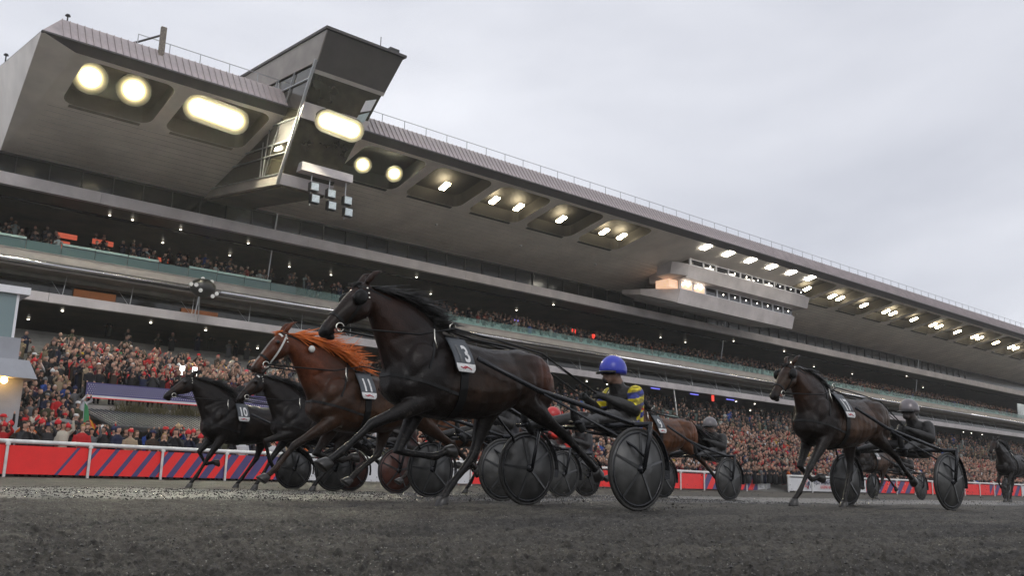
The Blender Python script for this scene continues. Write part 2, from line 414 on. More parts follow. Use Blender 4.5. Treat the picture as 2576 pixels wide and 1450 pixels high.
# mud thrown up by wheels and hooves
fm = MB(); frng = random.Random(8)
def spray(cx, cy, n, back, up_, sp):
    for i in range(n):
        t = frng.random(); x, y, z = cx + back * t + frng.gauss(0, sp), cy + frng.gauss(0, sp * .8), .02 + abs(frng.gauss(0, up_)) * (.3 + t)
        s = frng.uniform(.003, .011) * (1.6 if frng.random() < .1 else 1)
        fm.add([(x + px * s * frng.uniform(.5, 1.3), y + py * s * frng.uniform(.5, 1.3), z + pz * s * frng.uniform(.5, 1.2)) for px, py, pz in PH], PF)
for (cx, cy, n, b_, u_) in ((6.85, 5.87, 60, 1.0, .14), (6.85, 7.43, 90, 1.0, .22), (5.05, 6.8, 70, .5, .16), (5.95, 6.5, 40, .6, .2), (12.95, 5.8, 50, 1.0, .15), (13.0, 7.3, 60, 1.0, .2), (11.6, 6.7, 60, .5, .15), (14.3, 10.5, 60, 1.2, .2), (14.2, 12, 60, 1.2, .2), (7.75, 9.0, 50, .9, .2), (8.0, 10.5, 40, .9, .2), (10.9, 11.4, 50, 1, .25), (7.0, 15.5, 50, .8, .2)):
    spray(cx, cy, n, b_, u_, .12)
tag(fm.build('flying_mud', MT['track']), 'clods and specks of black mud flying up behind wheels and hooves', 'mud', kind='stuff')
# ================================================================== grandstand (all heights carry the slope of the straight)
XL, XR = -14.0, 190.0        # extent of the tiers
RL = 9.6                     # left end of the roof
def sof(y): return 23.17 - 0.21 * (y - 52.0)      # underside of the canopy
stand = thing('grandstand', 'long grey racecourse grandstand with cantilevered roof and stacked viewing tiers behind the crowd', 'grandstand', (0, 0, 0))
SB = lambda mb, n, m, p=stand, sm=False: mb.build(n, m, p, sm, True)

# --- canopy soffit with recessed light bays
BW, PW = 6.15, 5.25
rights = {}
bays = []
for i in range(-3, 26):
    xr = 35.85 + BW * i
    if 66.5 < xr < 91.0: continue
    bays.append((xr - PW, xr, i))
Y0, Y1 = 52.35, 57.15
def rrect(x0, x1, y0, y1, r, n=5):
    pts = []
    for cx, cy, a0 in ((x1 - r, y0 + r, -90), (x1 - r, y1 - r, 0), (x0 + r, y1 - r, 90), (x0 + r, y0 + r, 180)):
        for k in range(n):
            a = R(a0 + 90 * k / (n - 1)); pts.append((cx + r * math.cos(a), cy + r * math.sin(a), k, a0))
    return pts
mb = MB()
def S(x, y, dz=0.0): return (x, y, sof(y) + dz)
def quad_soffit(x0, x1, y0, y1): mb.poly([S(x0, y0), S(x0, y1), S(x1, y1), S(x1, y0)])
YF, YB = 52.0, 64.5
prev = RL + 1.9
for (x0, x1, i) in bays:
    if x0 - prev > BW: # beside the commentary box
        quad_soffit(prev, x0, YF, YB); prev = x0
    xa, xb = max(prev, x0 - 0.45), x1 + 0.45
    if xa > prev: quad_soffit(prev, xa, YF, YB)
    quad_soffit(xa, xb, Y1 + 0.3, YB)
    r = 0.75
    inner = rrect(x0, x1, Y0, Y1, r)
    outer = []
    for (px, py, k, a0) in inner:
        ox = xb if px > (x0 + x1) / 2 else xa; oy = (Y1 + 0.3) if py > (Y0 + Y1) / 2 else YF
        if k == 2: outer.append((ox, oy))
        elif (a0 in (-90, 90)) == (k < 2): outer.append((px, oy))
        else: outer.append((ox, py))
    n = len(inner); b = mb.add([S(p[0], p[1]) for p in inner] + [S(*p) for p in outer], [])
    for j in range(n):
        q = (j + 1) % n
        mb.f.append((b + j, b + n + j, b + n + q, b + q)); mb.m.append(0)
    prev = xb
quad_soffit(prev, XR, YF, YB)
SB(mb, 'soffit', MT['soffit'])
# boards joints on the soffit: thin battens following the slope
mb = MB()
for y in np.arange(57.8, 64.3, 0.62):
    mb.hexa([(RL + 2, y, sof(y) - 0.012), (XR, y, sof(y) - 0.012), (XR, y + 0.03, sof(y) - 0.012), (RL + 2, y + 0.03, sof(y) - 0.012),
             (RL + 2, y, sof(y) + 0.02), (XR, y, sof(y) + 0.02), (XR, y + 0.03, sof(y) + 0.02), (RL + 2, y + 0.03, sof(y) + 0.02)])
tag(SB(mb, 'soffit_joint', MT['concrete_d']), kind='stuff')

# --- recesses with lamps
def recess(x0, x1):
    m = MB(); inner = rrect(x0, x1, Y0, Y1, 0.75); n = len(inner)
    up = 1.0
    b = m.add([S(p[0], p[1]) for p in inner] + [S(p[0], p[1], up) for p in inner], [])
    for j in range(n):
        q = (j + 1) % n; m.f.append((b + j, b + q, b + n + q, b + n + j)); m.m.append(0)
    m.f.append(tuple(b + n + j for j in range(n))); m.m.append(0)
    # lower lip along the back of the bay
    m.hexa([(x0 + .5, Y1 + .02, sof(Y1) - .03), (x1 - .5, Y1 + .02, sof(Y1) - .03), (x1 - .5, Y1 + .3, sof(Y1 + .3) - .03), (x0 + .5, Y1 + .3, sof(Y1 + .3) - .03),
            (x0 + .5, Y1 + .02, sof(Y1) + .03), (x1 - .5, Y1 + .02, sof(Y1) + .03), (x1 - .5, Y1 + .3, sof(Y1 + .3) + .03), (x0 + .5, Y1 + .3, sof(Y1 + .3) + .03)])
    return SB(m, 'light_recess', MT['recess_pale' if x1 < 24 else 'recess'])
def lamp(x, y, par, z=None, w=0.46, h=0.90, m='lamp', tilt=-0.30):
    z = sof(y) + 0.35 if z is None else z
    k = MB(); dy, dz = h / 2 * math.cos(tilt), h / 2 * math.sin(tilt)
    k.hexa([(x - w / 2, y - dy, z - dz), (x + w / 2, y - dy, z - dz), (x + w / 2, y + dy, z + dz), (x - w / 2, y + dy, z + dz),
            (x - w / 2, y - dy, z - dz + .12), (x + w / 2, y - dy, z - dz + .12), (x + w / 2, y + dy, z + dz + .12), (x - w / 2, y + dy, z + dz + .12)])
    return SB(k, 'lamp', MT[m], par)
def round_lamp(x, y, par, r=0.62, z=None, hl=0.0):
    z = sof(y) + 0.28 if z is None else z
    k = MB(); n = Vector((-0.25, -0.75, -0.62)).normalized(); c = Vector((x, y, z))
    q = ((.02, 1), (.22, 1), (.34, .52), (.48, .34), (.60, .25), (.74, .18), (.88, .125), (1.0, .06))  # oversized lamp face: fading rings paint lens bloom into the emission
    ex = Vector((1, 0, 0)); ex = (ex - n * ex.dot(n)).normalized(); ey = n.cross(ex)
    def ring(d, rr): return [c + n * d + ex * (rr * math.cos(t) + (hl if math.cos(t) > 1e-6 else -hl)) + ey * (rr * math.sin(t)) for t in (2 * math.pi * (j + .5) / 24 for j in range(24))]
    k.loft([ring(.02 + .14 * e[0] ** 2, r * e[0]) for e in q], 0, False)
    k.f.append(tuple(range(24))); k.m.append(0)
    o = SB(k, 'lamp', MT['flood_bloom'], par, True)
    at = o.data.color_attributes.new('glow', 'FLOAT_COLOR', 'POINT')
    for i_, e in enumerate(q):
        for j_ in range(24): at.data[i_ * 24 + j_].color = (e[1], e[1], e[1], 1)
    k = MB(); k.loft([ring(-.35, r * .4), ring(-.05, r * .9), ring(0, r * 1.02)])
    SB(k, 'lamp_housing', MT['black'], par)
    return o
lamps = {-3: [12.95, 15.45], -2: [19.5, 20.75, 21.7], -1: [], 0: [32.0, 34.7], 1: [39.4], 2: [44.35, 46.95], 3: [51.8], 4: [57.1, 59.35], 5: [65.3]}
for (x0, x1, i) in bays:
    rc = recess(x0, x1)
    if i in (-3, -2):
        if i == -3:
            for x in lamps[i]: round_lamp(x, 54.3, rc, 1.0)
        else: round_lamp(20.6, 54.3, rc, .92, None, 1.15)  # three lamps run together by bloom, drawn as one long lens
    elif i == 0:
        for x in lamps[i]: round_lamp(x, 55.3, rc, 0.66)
    else:
        xs = lamps.get(i)
        if xs is None: xs = [x1 - 1.7] if i % 2 else [x1 - 2.6, x1 - 0.9]
        for x in xs: lamp(x, 55.35, rc)
for x in (67.95, 71.4, 75.0, 78.6, 82.1, 85.6):
    lamp(x, 52.5, stand, sof(52.5) - 0.10, 0.7, 0.95, 'lamp_cool', tilt=-0.22)
# small sensors under the soffit
for x in (33.4, 42.2, 51.5, 61.0, 95.0, 108.0):
    k = MB(); k.sphere((x, 60.3, sof(60.3) - 0.02), (0.12, 0.12, 0.12)); SB(k, 'sensor_dome', MT['white'], stand, True)

# --- roof edge: dark underside lip, standing seam cladding, walkway and guard rail
mb = MB()
mb.poly([(RL, 51.6, 23.66), (RL + 1.9, 52.0, 23.17), (XR, 52.0, 23.17), (XR, 51.6, 23.66)])
mb.hexa([(RL, 51.55, 23.62), (XR, 51.55, 23.62), (XR, 51.75, 23.62), (RL, 51.75, 23.62), (RL, 51.6, 23.74), (XR, 51.6, 23.74), (XR, 51.8, 23.74), (RL, 51.8, 23.74)])
SB(mb, 'eave_soffit', MT['clad_dark'])
CA, CBt = (51.6, 23.70), (52.6, 25.16)
pm = MB()
def clad_piece(m, x0, x1):
    (ya, za), (yb, zb) = CA, CBt
    m.hexa([(x0, ya, za), (x1, ya, za), (x1, ya + .06, za - .02), (x0, ya + .06, za - .02), (x0, yb, zb), (x1, yb, zb), (x1, yb + .06, zb - .02), (x0, yb + .06, zb - .02)])
    m.hexa([(x0, ya - .05, za + .03), (x0 + .045, ya - .05, za + .03), (x0 + .045, ya, za), (x0, ya, za), (x0, yb - .05, zb + .03), (x0 + .045, yb - .05, zb + .03), (x0 + .045, yb, zb), (x0, yb, zb)])
W = 0.40
unit = MB(); clad_piece(unit, 0, W - 0.012); ume = unit.mesh('roof_panel', MT['cladding'])
nsep = 0; x = RL + 1.1
while x < XR:
    if (x < 24.0 or x > 28.5) and nsep < 150:
        o = bpy.data.objects.new('roof_panel', ume); link(o, stand); o.location = (x, 0, -KX * x); nsep += 1
    elif x < 24.0 or x > 28.5: clad_piece(pm, x, x + W - 0.012)
    x += W
tag(SB(pm, 'roof_panels', MT['cladding']), kind='stuff')
mb = MB()   # hip end piece and left verge, rising towards the back
mb.poly([(RL, 51.6, 23.70), (RL + 1.1, 51.6, 23.70), (RL + 1.1, 52.6, 25.16)])
vb = (RL, 66.0, 25.6)
mb.poly([(RL, 51.6, 23.70), (RL + 1.1, 52.6, 25.16), (RL + 1.3, 67.0, 27.2), (RL - .1, 66.0, 25.9)])
SB(mb, 'hip_cladding', MT['cladding'])
mb = MB()   # cheek between verge and soffit
mb.poly([(RL, 51.6, 23.66), (RL - .1, 66.0, 25.86), (RL + 1.0, YB, sof(YB)), (RL + 1.9, YF, sof(YF))])
mb.poly([(RL + 1.9, YF, sof(YF)), (RL + 1.0, YB, sof(YB)), (RL + 1.9, YB, sof(YB))])
SB(mb, 'end_soffit', MT['soffit'])
mb = MB()
mb.poly([(RL + 1.1, 52.6, 25.16), (XR, 52.6, 25.16), (XR, 70, 27.5), (RL + 1.3, 70, 27.5)])
mb.poly([(RL - .1, 66, 25.86), (RL + 1.3, 70, 27.5), (RL + 1.3, 70, 17.0), (RL, 66, 17.0)])
SB(mb, 'roof', MT['cladding'])
mb = MB()
for h in (0.42, 0.8):
    if h > .5: mb.tube([(RL + 5.4, 53.1, 25.2 + h), (24.2, 53.1, 25.2 + h)], .028, 6)
    if h > .5: mb.tube([(29.8, 53.1, 25.2 + h), (XR, 53.1, 25.2 + h)], .028, 6)
SB(mb, 'guard_rail', MT['steel'])
pst = MB(); pst.tube([(0, 53.1, 25.1), (0, 53.1, 26.02)], .03, 6); pme = pst.mesh('rail_post', MT['steel'])
x = RL + 5.4
while x < 150:
    if not 24.2 < x < 29.6:
        o = bpy.data.objects.new('rail_post', pme); link(o, stand); o.location = (x, 0, -KX * x)
    x += 1.9

# --- tiers: fascia bands, beam, glazing, ceilings
def band(name, y, zt, zb, m, d=0.5, x0=XL, x1=XR, back=None):
    k = MB(); k.hexa([(x0, y + .08, zb), (x1, y + .08, zb), (x1, y + d, zb), (x0, y + d, zb), (x0, y, zt), (x1, y, zt), (x1, y + d, zt), (x0, y + d, zt)])
    return SB(k, name, m)
# fascia one (upper), cut in joints every 7.6 m
x = XL
while x < XR:
    band('upper_fascia', 62.0, 18.50, 17.75, MT['concrete'], 0.5, x, min(x + 7.58, XR)); x += 7.6
mb = MB(); mb.box(XL, XR, 64.6, 65.0, 17.6, 20.6)
SB(mb, 'upper_glazing', MT['darkglass'])
mb = MB()
x = XL + 1.0
while x < 150:
    mb.box(x, x + .05, 64.5, 64.6, 18.3, 20.45); x += 2.05
mb.box(XL, XR, 64.45, 64.6, 20.42, 20.56)
SB(mb, 'glazing_mullion', MT['clad_dark'])
mb = MB(); mb.poly([(XL, 62.1, 17.80), (XL, 76, 17.2), (XR, 76, 17.2), (XR, 62.1, 17.80)])
mb.poly([(XL, 62.3, 18.5), (XR, 62.3, 18.5), (XR, 65, 18.3), (XL, 65, 18.3)])
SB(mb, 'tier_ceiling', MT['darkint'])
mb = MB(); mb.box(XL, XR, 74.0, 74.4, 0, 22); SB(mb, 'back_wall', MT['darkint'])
# tier two floor, front parapet and steel beam
mb = MB(); mb.hexa([(XL, 59.75, 12.62), (XR, 59.75, 12.62), (XR, 61, 12.62), (XL, 61, 12.62), (XL, 60.0, 13.36), (XR, 60.0, 13.36), (XR, 61, 13.30), (XL, 61, 13.30)])
mb.hexa([(XL, 59.95, 13.34), (XR, 59.95, 13.34), (XR, 60.1, 13.34), (XL, 60.1, 13.34), (XL, 59.95, 13.40), (XR, 59.95, 13.40), (XR, 60.1, 13.40), (XL, 60.1, 13.40)])
SB(mb, 'parapet', MT['concrete_d'])
mb = MB()
x = XL
while x < XR:
    x2 = min(x + 38.0, XR); mb.tube([(x, 59.62, 12.60), (x2, 59.62, 12.60)], .19, 14); x = x2 + .06
SB(mb, 'steel_beam', MT['pipe'], stand, True)
mb = MB(); mb.hexa([(XL, 59.7, 12.30), (XR, 59.7, 12.30), (XR, 74, 12.0), (XL, 74, 12.0), (XL, 59.8, 12.5), (XR, 59.8, 12.5), (XR, 74, 12.5), (XL, 74, 12.5)])
SB(mb, 'tier_slab', MT['concrete_d'])
# glazed lounge under tier two with slanting struts
mb = MB(); mb.box(XL, XR, 62.4, 62.6, 10.2, 12.35); SB(mb, 'lounge_glazing', MT['darkglass'])
st = MB(); st.tube([(0, 60.6, 12.35), (-.3, 60.0, 10.8)], .022, 5); st.tube([(-.75, 61.0, 11.9), (-.3, 60.0, 10.8)], .018, 5)
sme = st.mesh('strut', MT['steel'])
x = 14.6
while x < 150:
    o = bpy.data.objects.new('strut', sme); link(o, stand); o.location = (x, 0, -KX * x); x += 4.05
# fascia three
x = XL
while x < XR:
    band('lower_fascia', 59.0, 10.78, 10.23, MT['concrete'], 0.5, x, min(x + 9.1, XR)); x += 9.12
mb = MB(); mb.poly([(XL, 59.1, 10.24), (XL, 74, 9.9), (XR, 74, 9.9), (XR, 59.1, 10.24)])
mb.poly([(XL, 59.2, 10.78), (XR, 59.2, 10.78), (XR, 63, 10.7), (XL, 63, 10.7)])
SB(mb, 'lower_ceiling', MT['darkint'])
# stays between the tiers
for x in (29.9, 86.5, 133.0):
    k = MB(); k.tube([(x, 64.2, 20.5), (x, 65.2, 14.4)], .055, 6); SB(k, 'stay_rod', MT['steel'])
for x in (39.5, 71.0, 105.0):
    k = MB(); k.tube([(x, 59.2, 10.2), (x - 2.0, 57.0, 6.2)], .07, 6); SB(k, 'stay_rod', MT['steel'])
# seating rakes
def rake(name, y0, z0, y1, z1, n, m, x0, x1):
    k = MB(); dy, dz = (y1 - y0) / n, (z1 - z0) / n
    for i in range(n): k.box(x0, x1, y0 + dy * i, y0 + dy * (i + 1), z0 + dz * i - 1.0, z0 + dz * (i + 1))
    return SB(k, name, m)
rake('tier_step', 61.2, 13.0, 73.8, 17.0, 12, MT['step'], XL, XR)
rake('stand_step', 52.6, 4.6, 64.0, 9.0, 13, MT['step'], XL, 175)
# teal seats, row after row
def seats(name, y0, z0, y1, z1, n, x0, x1, m, pitch=0.55, keep=0.9, rows=None):
    k = MB(); rr = random.Random(11); dy, dz = (y1 - y0) / n, (z1 - z0) / n
    for i in (rows if rows is not None else range(n)):
        x = x0
        while x < x1:
            run = rr.randint(4, 14); xe = min(x + run * pitch, x1)
            if rr.random() < keep:
                z = z0 + dz * (i + 1); y = y0 + dy * i
                k.box(x, xe - .06, y + .35, y + .42, z + .05, z + .55)
            x = xe + .12
    return tag(SB(k, name, m), kind='stuff')
seats('seat_rows', 61.2, 13.0, 73.8, 17.0, 12, 38, 185, MT['seat_teal'], rows=range(0, 5), keep=0.85)
seats('seat_rows', 52.6, 4.6, 64.0, 9.0, 13, 40, 170, mat('shaded_teal_seat', (0.06, 0.095, 0.085), 0.6, 0, 0.3, 1), rows=range(3, 9), keep=0.6)  # shade of the lower stand painted as a darker teal
# lounge wall panels behind the terrace on the left
mb = MB(); rr = random.Random(5)
x = 2.0
while x < 42:
    w = rr.uniform(2.0, 4.5)
    mb.box(x, x + w - .15, 59.5 + rr.uniform(0, 2), 62, 6.2, 7.6 + rr.uniform(-.3, .5)); x += w
SB(mb, 'lounge_wall', MT['olive'])
# left half of tier two: teal glass balustrade sections with pale handrails
gp = MB(); gp.box(0.02, 1.98, 60.3, 60.36, 13.30, 14.05); gme = gp.mesh('glass_panel', MT['teal_glass'])
hp = MB(); hp.box(0.03, 1.97, 60.2, 60.36, 14.06, 14.20); hme = hp.mesh('handrail', MT['teal_light'])
x = -2.0; i = 0
while x < 28.5:
    o = bpy.data.objects.new('glass_panel', gme); link(o, stand); o.location = (x, 0, -KX * x)
    if i % 4 != 3 or i < 3:
        o = bpy.data.objects.new('handrail', hme); link(o, stand); o.location = (x, 0, -KX * x)
    x += 2.0; i += 1
gp = MB(); gp.box(0.03, 3.17, 60.35, 60.40, 13.40, 14.05); gme = gp.mesh('clear_panel', glass('clear_teal_glass', (0.14, 0.27, 0.24), 0.15, 0.30))
x = 28.5
while x < 170:
    o = bpy.data.objects.new('clear_panel', gme); link(o, stand); o.location = (x, 0, -KX * x); x += 3.2
# lights and screens inside the tiers
dl = MB(); dl.disc((0, 0, 0), (0, 0, 1), .075, 8, .03); dme = dl.mesh('downlight', MT['white_emit'])
rr = random.Random(21)
for x in np.arange(9, 150, 2.6):
    for (y, z) in ((64.0, 17.6), (68.0, 17.4), (61.0, 10.12), (65.5, 10.0)):
        if rr.random() < (.30 if x < 60 else .16):
            o = bpy.data.objects.new('downlight', dme); link(o, stand); o.location = (x + rr.uniform(-.8, .8), y, z - KX * x)
for (x, y, z, w, h, m, nm) in ((14.9, 66, 15.9, 1.3, .35, 'red_glow', 'lit_screen'), (14.5, 66, 15.2, 1.3, .5, 'red_glow', 'lit_screen'), (17.2, 66, 15.9, 1.4, .35, 'red_glow', 'lit_screen'),
                               (21.4, 67, 15.7, 1.5, .3, 'red_glow', 'lit_screen'), (21.0, 67, 15.3, 1.0, .25, 'red_glow', 'lit_screen'), (25.0, 66, 14.95, 1.3, .75, 'violet_glow', 'lit_screen'),
                               
                               (15.5, 62.3, 11.3, 2.6, .55, 'orange_glow', 'lit_screen'), (22.5, 62.3, 11.15, 2.6, .5, 'orange_glow', 'lit_screen'),
                               (55.4, 66, 15.5, .9, .45, 'violet_glow', 'lit_screen'), (63.4, 66, 15.55, .5, .5, 'red_lamp', 'lit_screen'), (66.3, 66, 15.4, .5, .5, 'red_lamp', 'lit_screen'),
                               (68.0, 59.6, 10.05, 1.3, .10, 'blue_glow', 'lit_screen'), (74.0, 59.6, 10.0, 1.3, .10, 'blue_glow', 'lit_screen'), (77.5, 59.6, 9.6, .35, .6, 'red_lamp', 'lit_screen'), (80.0, 59.6, 9.95, 1.3, .10, 'blue_glow', 'lit_screen')):
    k = MB(); k.box(x, x + w, y - .08, y, z, z + h); SB(k, nm, MT[m])
# tall glazed end bay at the far right, sky behind painted into its pale colour
k = MB(); k.box(158, 188, 60.6, 60.7, 13.5, 15.9); SB(k, 'end_window', mat('sky_toned_end_glass', (0.55, 0.62, 0.62), 0.3, 0, 0.5, 0.4))

# ================================================================== control tower
tower = thing('control_tower', 'glazed control tower leaning out through the roof edge with floodlights on its front', 'tower', (0, 0, 0))
TB = lambda mb, n, m, p=tower, sm=False: mb.build(n, m, p, sm, True)
XA = 24.2
TLf, TRf = (XA, 47.0, 27.3), (29.75, 47.0, 27.3)
BLf, BRf = (XA, 52.1, 18.6), (27.75, 52.1, 18.6)
TLb, TRb = (XA, 60.0, 28.35), (29.75, 60.0, 28.35)
BLb, BRb = (XA, 64.5, 20.45), (27.75, 64.5, 20.45)
def lp(a, b, t): return tuple(a[i] + (b[i] - a[i]) * t for i in range(3))
def off(p, q): return tuple(p[i] + q[i] for i in range(3))
# solid core set behind the glazing
def tw(t, u, side=0, o=(0, 0, 0)):      # front face point: t down, u across
    return off(lp(lp(TLf, TRf, u), lp(BLf, BRf, u), t), o)
mb = MB()
i_ = (0.25, 0.3, -0.1); j_ = (-0.25, 0.3, -0.1)
mb.hexa([off(BLf, i_), off(BRf, j_), off(BRb, j_), off(BLb, i_), off(TLf, i_), off(TRf, j_), off(TRb, j_), off(TLb, i_)])
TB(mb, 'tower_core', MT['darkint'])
# front: dark head panel, glazing, frame bars
def front_quad(t0, t1, u0, u1, o): return [tw(t0, u0, o=o), tw(t1, u0, o=o), tw(t1, u1, o=o), tw(t0, u1, o=o)]
def slab(pts, th, m, n, par=tower):      # thicken a planar quad along its normal
    a, b, c = Vector(pts[0]), Vector(pts[1]), Vector(pts[2]); nn = (b - a).cross(c - a).normalized() * th
    k = MB(); k.hexa([tuple(Vector(p) - nn) for p in pts] + [tuple(p) for p in pts]); return TB(k, n, m, par)
slab(front_quad(0.0, 0.25, 0, 1, (0, 0, 0)), .12, MT['clad_dark'], 'head_panel')
slab(front_quad(0.27, 0.46, 0.02, .98, (0, .05, 0)), .06, MT['tower_glass'], 'tower_window')
slab(front_quad(0.25, 0.275, 0, 1, (0, -.05, 0)), .12, MT['concrete_d'], 'sill')
slab(front_quad(0.46, 0.56, 0.0, 1, (0, -.06, 0)), .14, MT['concrete'], 'balcony_front')
slab(front_quad(0.565, 0.93, 0.02, .98, (0, .08, 0)), .06, MT['tower_glass'], 'tower_window')
slab(front_quad(0.93, 1.0, 0.0, 1.0, (0, -.06, 0)), .16, MT['concrete'], 'base_front')
# side: ribbed parapet above, glazing with diagonal bars below
def sd(t, w, o=0.0):                     # left face point: t down, w back
    p = lp(lp(TLf, TLb, w), lp(BLf, BLb, w), t); return (p[0] - o, p[1], p[2])
slab([sd(0, 0, .06), sd(0, 1, .06), sd(.20, 1, .06), sd(.20, 0, .06)], .1, MT['concrete_d'], 'side_parapet')
for a, b in ((.22, .30), (.31, .55), (.56, .70), (.71, .78), (.79, .93)):
    slab([sd(a, 0.02, .02), sd(a, .97, .02), sd(b, .97, .02), sd(b, 0.02, .02)], .05, MT['tower_glass'] if a < .5 or a > .7 else MT['clad_dark'], 'side_window')
slab([sd(.93, 0, .05), sd(.93, 1, .05), sd(1, 1, .05), sd(1, 0, .05)], .1, MT['concrete_d'], 'side_base')
def bar(a, b, r=.06, n='frame_bar', m='steel'):
    k = MB(); k.tube([a, b], r, 6); TB(k, n, MT[m])
bar(sd(.19, 0, .14), sd(1.0, 0, .14), .10)
for t in (.305, .555, .705, .785, .93): bar(sd(t, 0, .1), sd(t, .97, .1), .055)
for (a, b) in (((.20, .22), (.93, .20)), ((.20, .42), (.93, .22)), ((.30, .36), (.20, .40)), ((.66, .35), (.93, .25))): bar(sd(a[0], a[1], .1), sd(b[0], b[1], .1), .04)
mb = MB()
e = (-.12, -.12, 0)
mb.hexa([off(TLf, (-.15, -.15, .02)), off(TRf, (.15, -.15, .02)), off(TRb, (.15, 0, .02)), off(TLb, (-.15, 0, .02)), off(TLf, (-.15, -.15, .2)), off(TRf, (.15, -.15, .2)), off(TRb, (.15, 0, .2)), off(TLb, (-.15, 0, .2))])
TB(mb, 'tower_roof', MT['clad_dark'])
mb = MB(); mb.poly([BLf, BLb, BRb, BRf]); TB(mb, 'tower_underside', MT['concrete_d'])
k = MB(); k.tube([(28.1, 47.2, 27.4), (28.1, 47.2, 28.3)], .03, 6); TB(k, 'aerial', MT['black'])
k = MB(); k.box(28.9, 29.6, 47.3, 48.0, 27.4, 27.95); TB(k, 'roof_unit', MT['black'])
# three floodlights on the balcony front, drawn as one long lamp spread by bloom
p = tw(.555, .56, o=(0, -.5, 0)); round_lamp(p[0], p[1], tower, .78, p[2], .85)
# sign and small pane, sky light painted into its pale colour
slab([tw(.34, .80, o=(0, -.12, 0)), tw(.42, .80, o=(0, -.12, 0)), tw(.39, .93, o=(0, -.12, 0)), tw(.31, .93, o=(0, -.12, 0))], .03, MT['window_frame'], 'window_sign')
slab([tw(.44, .80, o=(0, -.08, 0)), tw(.50, .80, o=(0, -.08, 0)), tw(.47, .93, o=(0, -.08, 0)), tw(.40, .93, o=(0, -.08, 0))], .02, mat('sky_painted_pane', (0.5, 0.6, 0.6), 0.2), 'lit_pane')
slab([sd(.73, .10, .1), sd(.73, .17, .1), sd(.755, .17, .1), sd(.755, .10, .1)], .02, MT['white_emit'], 'lit_lamp')
# white canopy bracket at the foot
mb = MB()
mb.hexa([(XA + .9, 50.9, 19.5), (XA + 4.6, 50.9, 19.5), (XA + 4.6, 52.1, 19.5), (XA + .9, 52.1, 19.5), (XA + .9, 50.9, 20.05), (XA + 4.6, 50.9, 20.05), (XA + 4.6, 52.1, 20.05), (XA + .9, 52.1, 20.05)])
TB(mb, 'lamp_canopy', MT['concrete'])
# six square floodlights below
for r_ in range(2):
    for c_ in range(3):
        x = 26.1 + c_ * 1.22 + (0.1 if r_ else 0); z = 18.6 - r_ * .78 - c_ * .18
        t = thing('floodlight', 'unlit square floodlight under the tower, %s row, %s of three' % (('upper', 'lower')[r_], ('leftmost', 'middle', 'rightmost')[c_]), 'floodlight', (x, 51.0, z - KX * x), group='floodlights under the control tower')
        k = MB(); k.box(-.3, .3, -.1, .25, -.28, .28); k.tube([(0, .25, 0), (0, .5, .5)], .03, 6); k.build('housing', MT['black'], t)
        k = MB(); k.poly([(-.26, -.13, -.24), (.26, -.13, -.24), (.26, -.13, .24), (-.26, -.13, .24)]); k.poly([(-.2, -.14, -.2), (.2, -.14, -.2), (.0, -.145, .12)])
        k.build('lens', mat('clear_reflector', (0.5, 0.55, 0.55), 0.15, 0.8) if r_ + c_ == 0 else bpy.data.materials['clear_reflector'], t)
bar((26.0, 51.25, 20.0), (26.0, 51.25, 17.4), .04, 'rack_bar'); bar((27.3, 51.25, 20.0), (27.3, 51.25, 17.3), .04, 'rack_bar'); bar((28.5, 51.25, 20.0), (28.5, 51.25, 17.0), .04, 'rack_bar')

# ================================================================== commentary box
box = thing('commentary_box', 'two storey commentary box with rows of small windows hung under the stand roof', 'commentary box', (0, 0, 0))
BB = lambda mb, n, m, p=box, sm=False: mb.build(n, m, p, sm, True)
XB0, XB1 = 68.4, 89.4
def prism(name, m, x0, x1, yt, zt, yb, zb, yback, zback):
    k = MB(); k.hexa([(x0, yb, zb), (x1, yb, zb), (x1, yback, zback), (x0, yback, zback), (x0, yt, zt), (x1, yt, zt), (x1, yback, zt), (x0, yback, zt)]); return BB(k, name, m)
prism('upper_front', MT['concrete'], XB0, XB1, 55.0, 21.84, 55.35, 20.62, 60, 20.62)
prism('lower_front', MT['concrete'], XB0 + .4, XB1 - .9, 56.4, 19.72, 56.8, 18.35, 62.5, 19.3)
k = MB(); k.box(XB0 + .35, XB1 - .6, 55.25, 60, 21.9, 22.45); k.box(XB0 + .5, XB1 - 1.0, 56.7, 61, 19.6, 20.75); BB(k, 'inner_room', MT['darkint'])
k = MB(); k.hexa([(XB0 - 1.3, 56.2, 20.9), (XB0, 55.1, 20.75), (XB0, 58, 20.75), (XB0 - 1.3, 58, 20.9), (XB0 - 1.0, 56.2, 22.2), (XB0, 55.0, 21.9), (XB0, 58, 22.2), (XB0 - 1.0, 58, 22.2)]); BB(k, 'end_panel', MT['concrete'])
